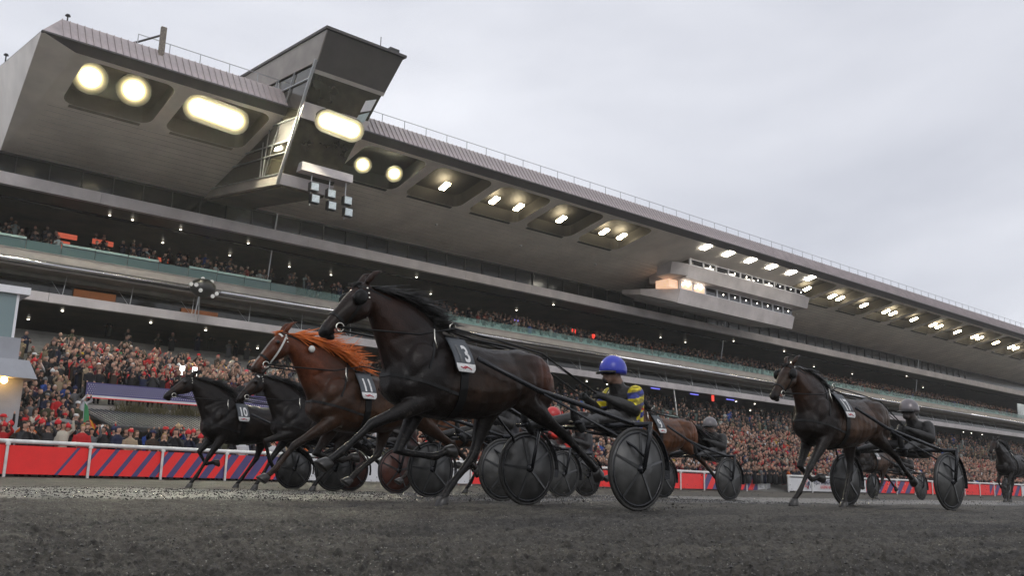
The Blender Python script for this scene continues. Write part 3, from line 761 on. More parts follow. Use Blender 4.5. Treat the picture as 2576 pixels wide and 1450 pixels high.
def win_row(n, x0, x1, y, zb, zt, lit=()):
    w = (x1 - x0) / n
    fr = MB(); fr.box(0, .22, -.06, .1, 0, zt - zb); fr.box(.22, w, -.02, .1, 0, .10); fr.box(.22, w, -.02, .1, zt - zb - .1, zt - zb); fme = fr.mesh('window', MT['window_frame'])
    pn = MB(); pn.box(.225, w - .003, .03, .06, .11, zt - zb - .11); pme_ = pn.mesh('pane', MT['pane']); lme = pn.mesh('pane', mat('lit_pane_%d' % n, (.8, .6, .45), .4, emit=((1.0, .62, .40), .75), var=.5, vscale=1.5)) if lit else None
    dn = MB(); dn.disc((w * .62, .02, (zt - zb) * .55), (0, -1, 0), .07, 8, .03); dme_ = dn.mesh('room_light', MT['white_emit'])
    for i in range(n):
        x = x0 + i * w
        o = bpy.data.objects.new('window', fme); link(o, box); o.location = (x, y, zb - KX * x)
        link(bpy.data.objects.new('pane', lme if i in lit else pme_), o)
        if i not in lit and (i * 7) % 10 not in (0, 4): link(bpy.data.objects.new('room_light', dme_), o)
        if i in lit:
            q = MB(); q.tube([(.5, .0, .45), (.9, .0, .8), (1.4, .0, .55), (1.7, .0, .75)], .09, 6); q.build('room_light', MT['white_emit'], o)
win_row(10, XB0 + .3, XB1 - .7, 55.10, 21.84, 22.53)
win_row(10, XB0 + .45, XB1 - 1.1, 56.55, 19.72, 20.63, lit=(0, 1))
k = MB(); k.box(XB0 - .9, XB0 + .4, 56.7, 58.4, 19.75, 20.55); BB(k, 'end_window', bpy.data.materials['lit_pane_10'])
k = MB(); k.hexa([(XB0 - 1.9, 59.5, 19.2), (XB0 + .4, 56.8, 18.4), (XB0 + .4, 62, 19.3), (XB0 - 1.9, 62, 19.6), (XB0 - 1.9, 59.5, 19.75), (XB0 + .4, 56.5, 19.72), (XB0 + .4, 62, 20.0), (XB0 - 1.9, 62, 20.0)]); BB(k, 'corner_panel', MT['concrete'])

# roof-edge loudspeaker panel on a bracket
sp = thing('loudspeaker_mast', 'tall narrow rusty loudspeaker panel on a bracket at the roof edge', 'loudspeaker', (16.2, 52.4, 24.9 - KX * 16.2))
k = MB(); k.box(-.16, .16, -.1, .1, -.35, 1.7); k.build('speaker_panel', mat('weathered_panel', (.2, .17, .14), .7, 0, .6, 9), sp)
k = MB(); k.tube([(0, .1, 1.25), (-1.1, 1.0, .75), (-1.6, 1.3, .55)], .07, 6); k.build('bracket', MT['clad_dark'], sp)
for (x, y, z) in ((11.0, 52.7, 25.1), (9.5, 60.5, 25.0)):
    t = thing('roof_light', 'small mushroom cap vent on the %s' % ('front corner of the stand roof' if y < 55 else 'sloping left verge of the roof'), 'roof vent', (x, y, z - KX * x))
    k = MB(); k.tube([(0, 0, 0), (0, 0, .45)], .04, 6); k.tube([(0, 0, .4), (0, 0, .5)], [.16, .1], 8); k.build('vent_cap', MT['black'], t)

# dark pod with white lamps hanging before the beam
pod = thing('camera_pod', 'dark domed camera pod ringed with white round lamps in front of the silver beam', 'camera pod', (21.85, 57.0, 12.0))
k = MB(); k.sphere((0, 0, 0), (.85, .6, .62), 16, 10); k.build('dome', MT['black'], pod, True)
for (x, z, y) in ((-.62, .05, -.45), (-.35, -.28, -.55), (.52, -.52, -.42), (.8, -.3, -.35), (-.85, .1, -.2), (-.1, .58, -.1), (.5, .48, -.1)):
    k = MB(); k.disc((x, y, z), (-.2, -1, -.1), .13, 12, .05); k.build('lamp', MT['white'], pod)
k = MB(); k.tube([(0, 0, .5), (0, 2.4, .6)], .08, 6); k.tube([(-.2, 0, -.5), (-.3, .2, -1.9)], .04, 6); k.tube([(-.2, 0, -.5), (0, .3, -1.9)], .04, 6); k.build('arm', MT['steel'], pod)
# ================================================================== apron, terrace and kiosk
def apron_z(x, y):
    zt = np.interp(x, [-12, 11, 60, 120, 190], [4.9, 4.7, 3.9, 2.5, 1.2])
    fr = np.clip((y - 40.0) / 10.0, 0, 1.25)
    z = zt * fr
    m = (x > 12.0) & (x < 25.5)
    zz = np.where(y < 44.9, 0.0, 3.25 + (y - 45.0) * 0.30)
    return np.where(m, zz, z)
xs = np.concatenate([np.arange(-12, 11.9, 2), [11.95, 12.05], np.arange(13, 25.4, 2), [25.45, 25.55], np.arange(27, 190, 4)])
ys = np.concatenate([[39.9], np.arange(40.5, 44.8, .6), [44.88, 44.92], np.arange(45.5, 53.2, .6)])
AX, AY = np.meshgrid(xs, ys, indexing='ij'); AZ = apron_z(AX, AY) + 0.004
mb = MB(); mb.v = [tuple(p) for p in np.stack([AX, AY, AZ], -1).reshape(-1, 3).tolist()]
for i in range(len(xs) - 1):
    for j in range(len(ys) - 1):
        a = i * len(ys) + j; mb.f.append((a, a + len(ys), a + len(ys) + 1, a + 1)); mb.m.append(0)
tag(mb.build('viewing_apron', MT['step']), kind='structure')

terr = thing('terrace', 'raised spectator terrace with blue star banner, planters and ribbed grey canopy roof', 'terrace', (12, 44.9, 0))
TR = lambda m, n, mm: m.build(n, mm, terr)
# local coordinates: origin (12, 44.9)
k = MB(); k.box(0.3, 13.5, -.02, .1, 2.6, 3.25); TR(k, 'terrace_edge', MT['concrete_d'])
k = MB(); k.box(0.3, 13.4, .3, .4, 0, 2.6); TR(k, 'back_wall', MT['darkint'])
# ribbed canopy roof
k = MB(); k.hexa([(.6, -3.0, 2.18), (10.2, -3.0, 2.10), (9.9, -.1, 2.9), (0.0, -.1, 3.0), (.6, -3.0, 2.26), (10.2, -3.0, 2.18), (9.9, -.1, 2.98), (0.0, -.1, 3.08)])
TR(k, 'canopy_roof', MT['slate'])
k = MB()
for i in range(48):
    x = .1 + i * .205; u = min(1, x / 10); x0 = x + .55 * (1 - u); 
    k.hexa([(x0, -3.02, 2.27), (x0 + .05, -3.02, 2.27), (x + .05, -.1, 3.06), (x, -.1, 3.06), (x0, -3.02, 2.31), (x0 + .05, -3.02, 2.31), (x + .05, -.1, 3.10), (x, -.1, 3.10)])
tag(TR(k, 'roof_rib', MT['slate']), kind='stuff')
k = MB(); k.box(.6, 10.2, -3.05, -2.98, 2.02, 2.2); TR(k, 'gutter', MT['black'])
# star banner on the terrace front
k = MB(); k.box(0.2, 12.2, -.12, -.06, 3.62, 4.28); TR(k, 'star_banner', MT['banner_navy'])
k = MB()
for i in range(112):
    for j in range(5):
        x, z = .28 + i * .106 + (.05 if j % 2 else 0), 3.80 + j * .095
        k.poly([(x + .022 * math.cos(a), -.126, z + .022 * math.sin(a)) for a in np.linspace(0, 2 * math.pi, 6)[:-1]])
tag(TR(k, 'star_pattern', MT['banner_white']), kind='stuff')
k = MB(); k.box(.2, 11.2, -.15, -.125, 3.60, 3.70); TR(k, 'white_stripe', MT['banner_white'])
k = MB(); k.box(.2, 11.2, -.15, -.125, 3.56, 3.60); TR(k, 'red_stripe', MT['banner_red'])
k = MB(); k.box(10.6, 12.4, -.4, .1, 2.9, 3.75); TR(k, 'speaker_cabinet', MT['black'])
# planters with dry grasses
g = MB(); gr = random.Random(4)
for i in range(900):
    c = gr.choice((2.0, 2.6, 3.6, 4.6, 5.2, 7.0, 7.6, 9.9, 10.6)); x = c + gr.gauss(0, .28); h = gr.uniform(.25, .6); dx, dy = gr.gauss(0, .15), gr.gauss(0, .1)
    g.tube([(x, -.3, 2.98), (x + dx * .5, -.3 + dy * .5, 2.98 + h * .6), (x + dx, -.3 + dy, 2.98 + h)], [.012, .01, .003], 3)
tag(TR(g, 'planter_grass', MT['plant']), kind='stuff')
# bright lamps on the terrace
for j, x in enumerate((5.2, 5.85)):
    t = thing('terrace_lamp', 'bright white upright lamp on the crowded terrace, %s of two' % ('left' if j == 0 else 'right'), 'lamp', (12 + x, 46.6, 5.2), group='bright lamps on the terrace')
    k = MB(); k.box(-.11, .11, -.05, .05, 0, .45); k.build('lamp_panel', mat('bright_terrace_lamp', (1, 1, 1), .5, emit=((1, .97, .9), 4)) if j == 0 else bpy.data.materials['bright_terrace_lamp'], t)
    k = MB(); k.tube([(0, .05, -1.1), (0, .05, 0)], .03, 6); k.build('lamp_post', MT['black'], t)
    k = MB(); k.box(-.14, .14, .05, .1, -.03, .48); k.build('lamp_case', MT['black'], t)

kiosk = thing('kiosk', 'pale grey kiosk with sloping canopy and amber lamp left of the crowd', 'kiosk', (3.0, 41.0, 0))
k = MB(); k.box(0, 5.75, 0, 3.5, 0, 3.9); k.build('wall', MT['kiosk'], kiosk)
k = MB(); k.hexa([(-1, -.9, 3.92), (6.05, -.9, 3.80), (6.0, 3.6, 3.80), (-1, 3.6, 3.92), (-1, -.55, 4.60), (5.75, -.55, 4.55), (5.75, 3.6, 4.55), (-1, 3.6, 4.60)]); k.build('canopy', MT['kiosk'], kiosk)
k = MB(); k.sphere((4.95, -.5, 3.70), (.13, .14, .14), 12, 8); k.build('amber_lamp', MT['amber'], kiosk, True)
k = MB(); k.box(-1, 5.5, .2, 3.2, 4.5, 5.5); k.build('parapet_wall', MT['kiosk'], kiosk)
k = MB(); k.box(-1, 5.2, .3, .35, 5.5, 7.3); k.box(5.15, 5.2, .35, 3.0, 5.5, 7.3); k.build('cabin_glass', glass('cabin_glass', (.25, .34, .35), .08, .7), kiosk)
k = MB(); k.box(-1, 5.6, .1, 3.2, 7.3, 7.6); k.box(5.15, 5.25, .28, .38, 5.5, 7.3); k.box(4.0, 4.08, .28, .36, 5.5, 7.3); k.build('cabin_frame', MT['window_frame'], kiosk)
k = MB(); k.sphere((4.6, .9, 6.3), (.3, .3, .38), 10, 8); k.build('loudspeaker', MT['black'], kiosk, True)

# ================================================================== rails with banners
RH = 1.26
def fence(label, pts, spec, post_gap, first=0.0):
    """pts: plan polyline; spec: list of (length, kind) banner runs from the left"""
    P = [Vector((p[0], p[1], 0)) for p in pts]
    seg = [(P[i + 1] - P[i]).length for i in range(len(P) - 1)]; tot = sum(seg)
    def at(s):
        for i, L in enumerate(seg):
            if s <= L or i == len(seg) - 1: return P[i].lerp(P[i + 1], s / L), (P[i + 1] - P[i]).normalized()
            s -= L
    base = P[0]
    t = thing('rail_fence', label, 'fence', tuple(base))
    k = MB(); k.tube([tuple(p - base + Vector((0, 0, RH - .07))) for p in P], .075, 10); k.build('top_rail', MT['white'], t, True)
    pk = MB(); pk.tube([(0, 0, 0), (0, 0, RH - .1)], .05, 8); pk.box(-.07, .07, -.06, .06, RH - .2, RH - .12); pme2 = pk.mesh('post', MT['white'])
    s = first or .02
    while s < tot:
        p, d = at(s); o = bpy.data.objects.new('post', pme2); link(o, t); o.location = p - base + Vector((-d.y, d.x, 0)) * -.07; s += post_gap
    s = 0
    for (L, kind) in spec:
        e = min(s + L, tot)
        while s < e - .01:
            q = min(first + post_gap * (math.floor((s - first + .01) / post_gap) + 1), e); (p, d), (p2, _) = at(s), at(q - .03)
            panel(t, p - base, p2 - base, kind, s); s = q
    return t
ZB0, ZB1 = 0.10, 1.06
def panel(t, a, b, kind, s0):
    d = (b - a); L = d.length; d.normalize(); n = Vector((d.y, -d.x, 0))      # n faces the track
    def pt(u, z, o): return tuple(a + d * u + n * o + Vector((0, 0, z)))
    def slab_(pl, o0, o1, mi, k):
        c = len(pl); i0 = k.add([pt(u, z, o0) for u, z in pl] + [pt(u, z, o1) for u, z in pl], [])
        k.f.append(tuple(i0 + c + j for j in range(c))); k.m.append(mi)
        k.f.append(tuple(i0 + c - 1 - j for j in range(c))); k.m.append(mi)
        for j in range(c): k.f.append((i0 + j, i0 + (j + 1) % c, i0 + c + (j + 1) % c, i0 + c + j)); k.m.append(mi)
    k = MB(); base = {'w': 'banner_white'}.get(kind[0], 'banner_red')
    slab_([(0, ZB0), (L, ZB0), (L, ZB1), (0, ZB1)], -.02, 0, 0, k)
    pn = k.build('banner', MT[base], t)
    if kind[0] == 's':      # diagonal navy stripes, wider towards the right
        k = MB(); pitch, sl = (.72, .72) if kind == 's' else (1.5, .9)
        i = int((s0 - 2) / pitch)
        while i * pitch < s0 + L + 2:
            x0 = i * pitch + .35; w = min(.50, .12 + .042 * max(0, x0 - 13.4)) if kind == 's' else .75
            if x0 > 13.1 or kind != 's':
                pl = [(x0 - s0 - sl / 2, ZB0), (x0 + w - s0 - sl / 2, ZB0), (x0 + w - s0 + sl / 2, ZB1), (x0 - s0 + sl / 2, ZB1)]
                for lim, sg in ((0, 1), (L, -1)):
                    out = []
                    for j in range(len(pl)):
                        p, q = pl[j], pl[(j + 1) % len(pl)]; ip, iq = (p[0] - lim) * sg >= 0, (q[0] - lim) * sg >= 0
                        if ip: out.append(p)
                        if ip != iq: f = (lim - p[0]) / (q[0] - p[0]); out.append((lim, p[1] + (q[1] - p[1]) * f))
                    pl = out
                    if not pl: break
                if len(pl) > 2: slab_(pl, .0, .004, 0, k)
            i += 1
        if k.f: k.build('navy_stripe', MT['banner_navy'], pn)
    if kind == 'sx':        # white stars sprinkled over stripes
        k = MB()
        for i in range(7):
            u, z = rng.uniform(.2, L - .2), rng.uniform(.2, .95)
            k.poly([pt(u + (.085 if j % 2 == 0 else .034) * math.sin(j * math.pi / 5), z + (.085 if j % 2 == 0 else .034) * math.cos(j * math.pi / 5), .008) for j in range(10)])
        k.build('white_star', MT['banner_white'], pn)
    # mud splashes thrown on the banner
    if a.length > 25 or kind[0] == 'w':
        k = MB()
        for i in range(rng.randint(4, 12)):
            u, z, r = rng.uniform(.1, L - .1), ZB0 + rng.random() ** 1.6 * .8, rng.uniform(.012, .05)
            k.poly([pt(u + r * rng.uniform(.6, 1.4) * math.cos(j * .9), z + r * rng.uniform(.6, 1.2) * math.sin(j * .9), .012) for j in range(7)])
        tag(k.build('mud_splash', MT['track'], pn), kind='stuff')
def text(s, loc, size, rz, m, parent, depth=.004, name='lettering', sx=1.0, bold=0.0):
    c = bpy.data.curves.new('tmp', 'FONT'); c.body = s; c.size = size; c.extrude = depth; c.offset = bold; c.resolution_u = 2
    t = bpy.data.objects.new('tmp', c); COL.objects.link(t)
    dg = bpy.context.evaluated_depsgraph_get(); me = bpy.data.meshes.new_from_object(t.evaluated_get(dg)); bpy.data.objects.remove(t)
    me.materials.clear(); me.materials.append(m)
    o = link(bpy.data.objects.new(name, me), parent)
    o.location = loc; o.rotation_euler = (R(90), 0, rz); o.scale = (sx, 1, 1)
    return o
f1 = fence('white rail with red banner and navy diagonal stripes before the left crowd', [(-4, 34.3), (6.6, 34.8), (18.2, 37.2), (28.0, 38.6), (38, 38.9)],
           [(22.75, 's'), (11.5, 'w'), (9, 'r')], 2.88, 2.60)
f2 = fence('white rail with plain red banner, stripes and white end panel before the gap', [(37.5, 38.9), (46, 38.4), (59.6, 40.6)], [(12.2, 'r'), (8.0, 's2'), (2.3, 'w')], 3.05)
f3 = fence('white rail beyond the gap with white race name panel and star stripes', [(60.3, 39.6), (76, 39.0), (112, 38.2), (150, 37.8)],
           [(10.5, 'w'), (8.2, 'sx'), (13.5, 'r'), (7, 's2'), (20, 'w'), (30, 'r')], 3.0)
# race name on the white panels
def on_fence(o): return o
text("PRIX D'AM\u00c9RIQUE", (3.15, -.26, .64), .46, R(-2.2), MT['letter_dark'], f3, name='race_name', sx=.80, bold=.004)
text('LEGEND RACE', (3.95, -.29, .32), .31, R(-2.2), MT['letter_red'], f3, name='race_name', sx=.85, bold=.004)
text("PRIX D'AM\u00c9RIQUE", (28.7, 3.80, .60), .36, R(7), MT['letter_dark'], f1, name='race_name', sx=.8, bold=.004)
text('LEGEND RACE', (29.1, 3.86, .30), .26, R(7), MT['letter_red'], f1, name='race_name', sx=.85, bold=.004)
def emblem(parent, x, y, z, s):
    k = MB()
    star = [((1 if j % 2 == 0 else .42) * math.sin(j * math.pi / 5 + .3), (1 if j % 2 == 0 else .42) * math.cos(j * math.pi / 5 + .3)) for j in range(10)]
    k.tube([(x + p[0] * s, y, z + p[1] * s) for p in star[3:] + star[:1]], s * .07, 4); k.build('star_emblem', MT['letter_red'], parent)
    k = MB(); hp = [(.3, .5), (.75, .75), (1.1, .55), (1.0, .2), (1.5, -.8), (1.3, -.8), (.9, -.1), (.75, -.15), (.5, -.9), (.3, -.9), (.5, .0), (.1, -.1)]
    k.add([(x + a * s, y, z + b * s) for a, b in hp] + [(x + a * s, y - .006, z + b * s) for a, b in hp], [tuple(range(12)), tuple(range(23, 11, -1))]); k.build('horse_emblem', MT['letter_dark'], parent)
emblem(f3, 2.2, -.24, .60, .36)
# low white rails and gantries between crowd and stand on the right
for i, (x, y, z, w) in enumerate(((58.5, 50.5, 4.55, 2.6), (93.0, 50.8, 3.2, 3.4))):
    t = thing('barrier', 'pale tubular barrier above the right crowd, %s' % ('nearer one left of the seventeen horse' if i == 0 else 'farther one right of the seventeen horse'), 'barrier', (x, y, z))
    k = MB()
    for h in (.0, .65): k.tube([(0, 0, .8 + h), (w, 0, .8 + h)], .05, 6)
    for u in (0, w * .5, w): k.tube([(u, 0, 0), (u, 0, 1.45)], .05, 6)
    k.build('bars', MT['teal_light'], t)
# ================================================================== horses, sulkies, drivers
def lerp(a, b, t): return a + (b - a) * t
def ering(top, bot, w, k=16, egg=0.0):
    t, b = Vector(top), Vector(bot); c = (t + b) / 2; h = (t - b) / 2
    return [c + h * math.sin(2 * math.pi * j / k) + Vector((0, w * math.cos(2 * math.pi * j / k) * (1 - egg * math.sin(2 * math.pi * j / k)), 0)) for j in range(k)]
def limb(mb, pts, k=10):
    """pts: (x, y, z, fore-aft radius, side radius)"""
    P = [Vector(p[:3]) for p in pts]; rings = []
    for i, p in enumerate(P):
        d = (P[min(i + 1, len(P) - 1)] - P[max(i - 1, 0)]).normalized()
        s = Vector((0, 1, 0)); s = (s - d * s.dot(d)).normalized(); a = d.cross(s)
        rings.append([p + a * (pts[i][3] * math.cos(2 * math.pi * j / k)) + s * (pts[i][4] * math.sin(2 * math.pi * j / k)) for j in range(k)])
    mb.loft(rings)
    mb.sphere(P[0], (pts[0][3] * .98, pts[0][4] * .98, pts[0][3] * .98), 10, 6); mb.sphere(P[-1], (pts[-1][3], pts[-1][4], pts[-1][3]), 8, 6)
def mid(a, b, t): return tuple(a[i] + (b[i] - a[i]) * t for i in range(3))

def horse_body(pose, voxel):
    mb = MB()
    T = [(.62, 1.20, .97, .09), (.54, 1.29, .88, .19), (.36, 1.40, .80, .245), (.16, 1.48, .765, .262), (0, 1.515, .76, .272), (-.2, 1.475, .77, .298), (-.45, 1.45, .80, .312),
         (-.65, 1.46, .87, .30), (-.82, 1.485, .95, .288), (-.96, 1.465, .98, .268), (-1.10, 1.39, 1.0, .22), (-1.20, 1.27, 1.04, .14), (-1.25, 1.2, 1.1, .06)]
    mb.loft([ering((x, 0, zt), (x, 0, zb), w, 20, .16) for x, zt, zb, w in T])
    # neck
    poll = Vector((pose['poll'][0], 0, pose['poll'][1])); nose = Vector((pose['nose'][0], 0, pose['nose'][1]))
    ax = (nose - poll).normalized(); up = Vector((-ax.z, 0, ax.x))
    if up.x < 0: up = -up
    L = (nose - poll).length / 0.60
    jaw = poll + ax * .10 * L - up * .17 * L
    wt, ch = Vector((.0, 0, 1.50)), Vector((.58, 0, 1.02))
    def crest(t): return wt.lerp(poll + Vector((-.02, 0, .0)), t) + Vector((-.05, 0, .085)) * math.sin(math.pi * t)
    def under(t): return ch.lerp(jaw, t) + Vector((-.02, 0, -.03)) * math.sin(math.pi * t)
    NW = [.20, .165, .135, .112, .098, .09, .085]
    mb.loft([ering(crest(i / 6), under(i / 6), NW[i], 16, .18) for i in range(7)])
    # head
    H = [(-.04, .0, .12, .06), (.02, .03, .18, .078), (.10, .042, .232, .098), (.18, .045, .235, .104), (.27, .038, .20, .092), (.36, .03, .148, .070), (.45, .022, .118, .060), (.53, .016, .108, .060), (.585, .0, .095, .053), (.612, -.025, .07, .032)]
    mb.loft([ering(poll + ax * s * L + up * u * L, poll + ax * s * L - up * d * L, w * L, 14, -.05) for s, u, d, w in H])
    def hp(s, o, y): return poll + ax * s * L + up * o * L + Vector((0, y * L, 0))
    for y in (-1, 1):
        mb.sphere(hp(.17, -.13, y * .066), (.075 * L, .035 * L, .075 * L)); mb.sphere(hp(.165, -.012, y * .088), (.034 * L,) * 3); mb.sphere(hp(.565, -.028, y * .045), (.026 * L, .018 * L, .026 * L))
        e0 = hp(-.02, .0, y * .058); e1 = e0 + (-ax * .09 + up * .04 + Vector((-.035, y * .03, 0))) * L; e2 = e0 + (-ax * .14 + up * .035 + Vector((-.08, y * .02, 0))) * L
        mb.tube([e0, e0.lerp(e1, .5), e1, e2], [.026, .032, .024, .010], 8)
    mb.sphere(hp(.55, -.115, 0), (.045 * L, .038 * L, .03 * L))           # chin
    # muscles
    for y in (-1, 1):
        mb.sphere((.34, y * .150, 1.14), (.20, .104, .27)); mb.sphere((.50, y * .085, 1.03), (.12, .095, .13)); mb.sphere((.12, y * .175, 1.05), (.20, .095, .20))
        mb.sphere((-.88, y * .165, 1.22), (.26, .125, .22)); mb.sphere((-1.06, y * .12, 1.12), (.16, .11, .22))
    hooves = []
    # legs
    for nm in ('fn', 'ff'):
        y = -.155 if nm == 'fn' else .155            # -y is the near (camera) side after placing
        e, kn, fe, ho = [(p[0], y * (1 - .12 * i), p[1]) for i, p in enumerate(pose[nm])]
        limb(mb, [(lerp(.30, e[0], .25), y, 1.22, .15, .085), mid((.30, y, 1.22), e, .6) + (.13, .088), e + (.105, .078), mid(e, kn, .35) + (.082, .062), mid(e, kn, .75) + (.053, .046), kn + (.050, .048),
                  mid(kn, fe, .22) + (.036, .034), mid(kn, fe, .6) + (.031, .028), mid(kn, fe, .88) + (.036, .032), fe + (.041, .037), mid(fe, ho, .55) + (.034, .033), ho + (.038, .038)])
        hooves.append((fe, ho))
    for nm in ('hn', 'hf'):
        y = -.15 if nm == 'hn' else .15
        s, hk, fe, ho = [(p[0], y * (1 - .08 * i), p[1]) for i, p in enumerate(pose[nm])]
        limb(mb, [(lerp(-.88, s[0], .2), y * .95, 1.24, .21, .115), mid((-.88, y, 1.24), s, .6) + (.185, .12), s + (.14, .10), mid(s, hk, .35) + (.098, .072), mid(s, hk, .75) + (.056, .046), hk + (.056, .045),
                  mid(hk, fe, .2) + (.042, .036), mid(hk, fe, .6) + (.034, .030), mid(hk, fe, .88) + (.038, .034), fe + (.043, .039), mid(fe, ho, .55) + (.035, .034), ho + (.040, .040)])
        d = (Vector(s) - Vector(hk)).normalized()          # point of hock
        mb.sphere(tuple(Vector(hk) + Vector((-.035, 0, .035))), (.032, .026, .045), 8, 6)
        hooves.append((fe, ho))
    me = fuse(mb, voxel, 11 if voxel < .014 else 5)
    # muscle relief: grooves and swellings on the flanks, shoulder and neck
    v = verts_of(me).astype(np.float64); x, y, z = v.T
    side = np.clip((np.abs(y) - .05) / .06, 0, 1) * np.clip((z - .72) / .12, 0, 1)
    def seg(a, b, w):
        ax_, az_ = a; dx, dz = b[0] - ax_, b[1] - az_; L2 = dx * dx + dz * dz
        t = np.clip(((x - ax_) * dx + (z - az_) * dz) / L2, 0, 1); return np.exp(-(((x - ax_ - dx * t) ** 2 + (z - az_ - dz * t) ** 2) / w ** 2))
    g = .016 * seg((.02, 1.46), (.50, 1.06), .035) + .012 * seg((.0, 1.36), (.10, .94), .03) + .016 * seg((-.66, 1.38), (-.70, 1.0), .04) + .013 * seg((.76, 1.45), (.50, 1.14), .035)
    g += .012 * seg((-.95, 1.36), (-.98, .98), .028) + .010 * seg((.30, 1.55), (.62, 1.40), .03) + .009 * seg((-.80, 1.28), (-.90, 1.05), .03)
    b_ = .011 * seg((.20, 1.22), (.34, 1.05), .07) + .012 * seg((-.82, 1.2), (-.88, 1.02), .06) + .010 * seg((.45, 1.42), (.70, 1.58), .05)
    b_ += .0035 * np.sin(x * 62) * np.exp(-((x + .35) / .22) ** 2 - ((z - 1.05) / .16) ** 2)
    b_ += .012 * (vnoise(x * 6.5 + 50, z * 6 + y * 4 + 50, 21) - .5) + .006 * (vnoise(x * 15 + 50, z * 14 + y * 9 + 50, 22) - .5)
    v[:, 1] += np.sign(y) * (b_ - g) * side
    me.vertices.foreach_set('co', v.astype(np.float32).ravel()); me.update()
    return me, dict(poll=poll, ax=ax, up=up, L=L, hp=hp, hooves=hooves, crest=crest, under=under)

def coat_colour(me, c, info):
    v = verts_of(me); x, y, z = v[:, 0], v[:, 1], v[:, 2]
    n = vnoise(x * 3.1 + 40, z * 3.3 + y * 2 + 40, 9); n2 = vnoise(x * 11 + 40, z * 11 + y * 7 + 40, 12)
    rgb = np.tile(np.array(c['base'], np.float32), (len(v), 1))
    def blend(w, col): 
        nonlocal rgb
        w = np.clip(w, 0, 1)[:, None]; rgb = rgb * (1 - w) + np.array(col, np.float32) * w
    blend((n - .30) * 2.2 * np.exp(-((x + .45) / .5) ** 2 - ((z - 1.12) / .28) ** 2), c['barrel'])
    blend(1.3 * np.exp(-((x + 1.1) / .2) ** 2 - ((z - 1.3) / .18) ** 2), c['rump'])
    blend(np.clip((x - .15) * 2.4, 0, 1) * np.clip((z - 1.15) * 4, 0, 1) * (.5 + n * .6), c['neck'])
    blend(np.clip((.78 - z) * 4.5, 0, 1), c['leg'])
    hd = (v - np.array(info['poll'])) @ np.array(info['ax']) / info['L']
    front = x > info['poll'].x - .12
    blend(front * np.clip((hd - .12) * 6, 0, 1) * np.clip((.50 - hd) * 9, 0, 1) * .75, c['cheek'])
    blend(front * np.clip((hd - .47) * 12, 0, 1), c['muzzle'])
    hu = (v - np.array(info['poll'])) @ np.array(info['up']) / info['L']
    if 'blaze' in c: blend(front * (hd > .1) * (hd < .58) * (hu > .0) * (np.abs(y) < .028) * 1.0, c['blaze'])
    n3 = vnoise(x * 60 + 40, z * 60 + y * 31 + 40, 15)
    fleck = np.clip((n3 - .80) * 9, 0, 1) * np.clip((1.05 - z) * 2.2, 0, 1)
    rgb *= (.46 + .44 * n2)[:, None]
    blend(fleck * .7, (.075, .066, .055))
    set_col(me, 'coat', rgb)

MT['coat'] = mat('wet_horse_coat', (0, 0, 0), 0.40, 0, 0.30, 20, bump=0.32, bscale=75, spec=0.13, attr='coat', rvar=0.13)
_b = MT['coat'].node_tree.nodes['Principled BSDF']; _b.inputs['Coat Weight'].default_value = .14; _b.inputs['Coat Roughness'].default_value = .24
MT['hoof'] = mat('hoof_horn', (0.03, 0.028, 0.026), 0.3, 0, 0.3, 12)
MT['hair_black'] = mat('black_hair', (0.010, 0.009, 0.008), 0.4, 0, 0.3, 8)
MT['hair_orange'] = mat('copper_hair', (0.62, 0.145, 0.018), 0.45, 0, 0.35, 9)
MT['hair_brown'] = mat('brown_hair', (0.05, 0.018, 0.011), 0.45, 0, 0.35, 9)
MT['leather'] = mat('black_leather', (0.008, 0.008, 0.008), 0.42, 0, 0.3, 12, spec=0.2)
MT['metal'] = mat('bright_buckle', (0.7, 0.68, 0.6), 0.22, 0.9, 0.1, 5)
MT['eye'] = mat('dark_eye', (0.006, 0.005, 0.004), 0.06)
MT['white_strap'] = mat('white_strap', (0.62, 0.62, 0.58), 0.5)
MT['skin_pink'] = mat('pink_mouth', (0.34, 0.15, 0.12), 0.45)
MT['plate'] = mat('dark_slate_number_cloth', (0.045, 0.052, 0.060), 0.4, 0, 0.3, 9)
MT['plate_white'] = mat('white_number_print', (0.62, 0.62, 0.61), 0.5, 0, 0.25, 30)
MT['plate_mud'] = mat('mud_covered_print', (0.10, 0.105, 0.105), 0.5, 0, 0.5, 40)
MT['plate_red'] = mat('red_logo_print', (0.45, 0.05, 0.07), 0.5)

def strands(name, roots, n, length, flow, width, m, parent, seed, spread=.25, droop=.5, seg=5):
    rr = random.Random(seed); k = MB()
    for i in range(n):
        t = rr.random(); a, nn = roots(t); a = Vector(a) + Vector((rr.gauss(0, .008), rr.gauss(0, .012), 0))
        L = length * rr.uniform(.40, 1.25) * (1 - .25 * abs(t - .5)); cl_ = spread * 1.3; d = Vector(flow) + Vector((0, cl_ * math.sin(t * 37 + seed), cl_ * math.sin(t * 53 + 2 * seed) * .8)) + Vector((rr.gauss(0, spread), rr.gauss(0, spread), rr.gauss(0, spread))) * .45
        d.normalize(); p = a.copy(); v = (Vector(nn) * .7 + d * .5).normalized(); pts = [p.copy()]
        wv = rr.uniform(-.22, .22); ph = rr.uniform(0, 6)
        for s in range(seg):
            v = (v + d * .9 + Vector((0, .12 * math.sin(ph + s * 1.3), -.10 * droop + wv * .5 * math.sin(ph + s * 1.7)))).normalized(); p = p + v * (L / seg); pts.append(p.copy())
        k.tube(pts, [width * (1 - .85 * (q / seg) ** 1.5) for q in range(seg + 1)], 3)
    return k.build(name, m, parent, True)

def plate_points(me):
    pass

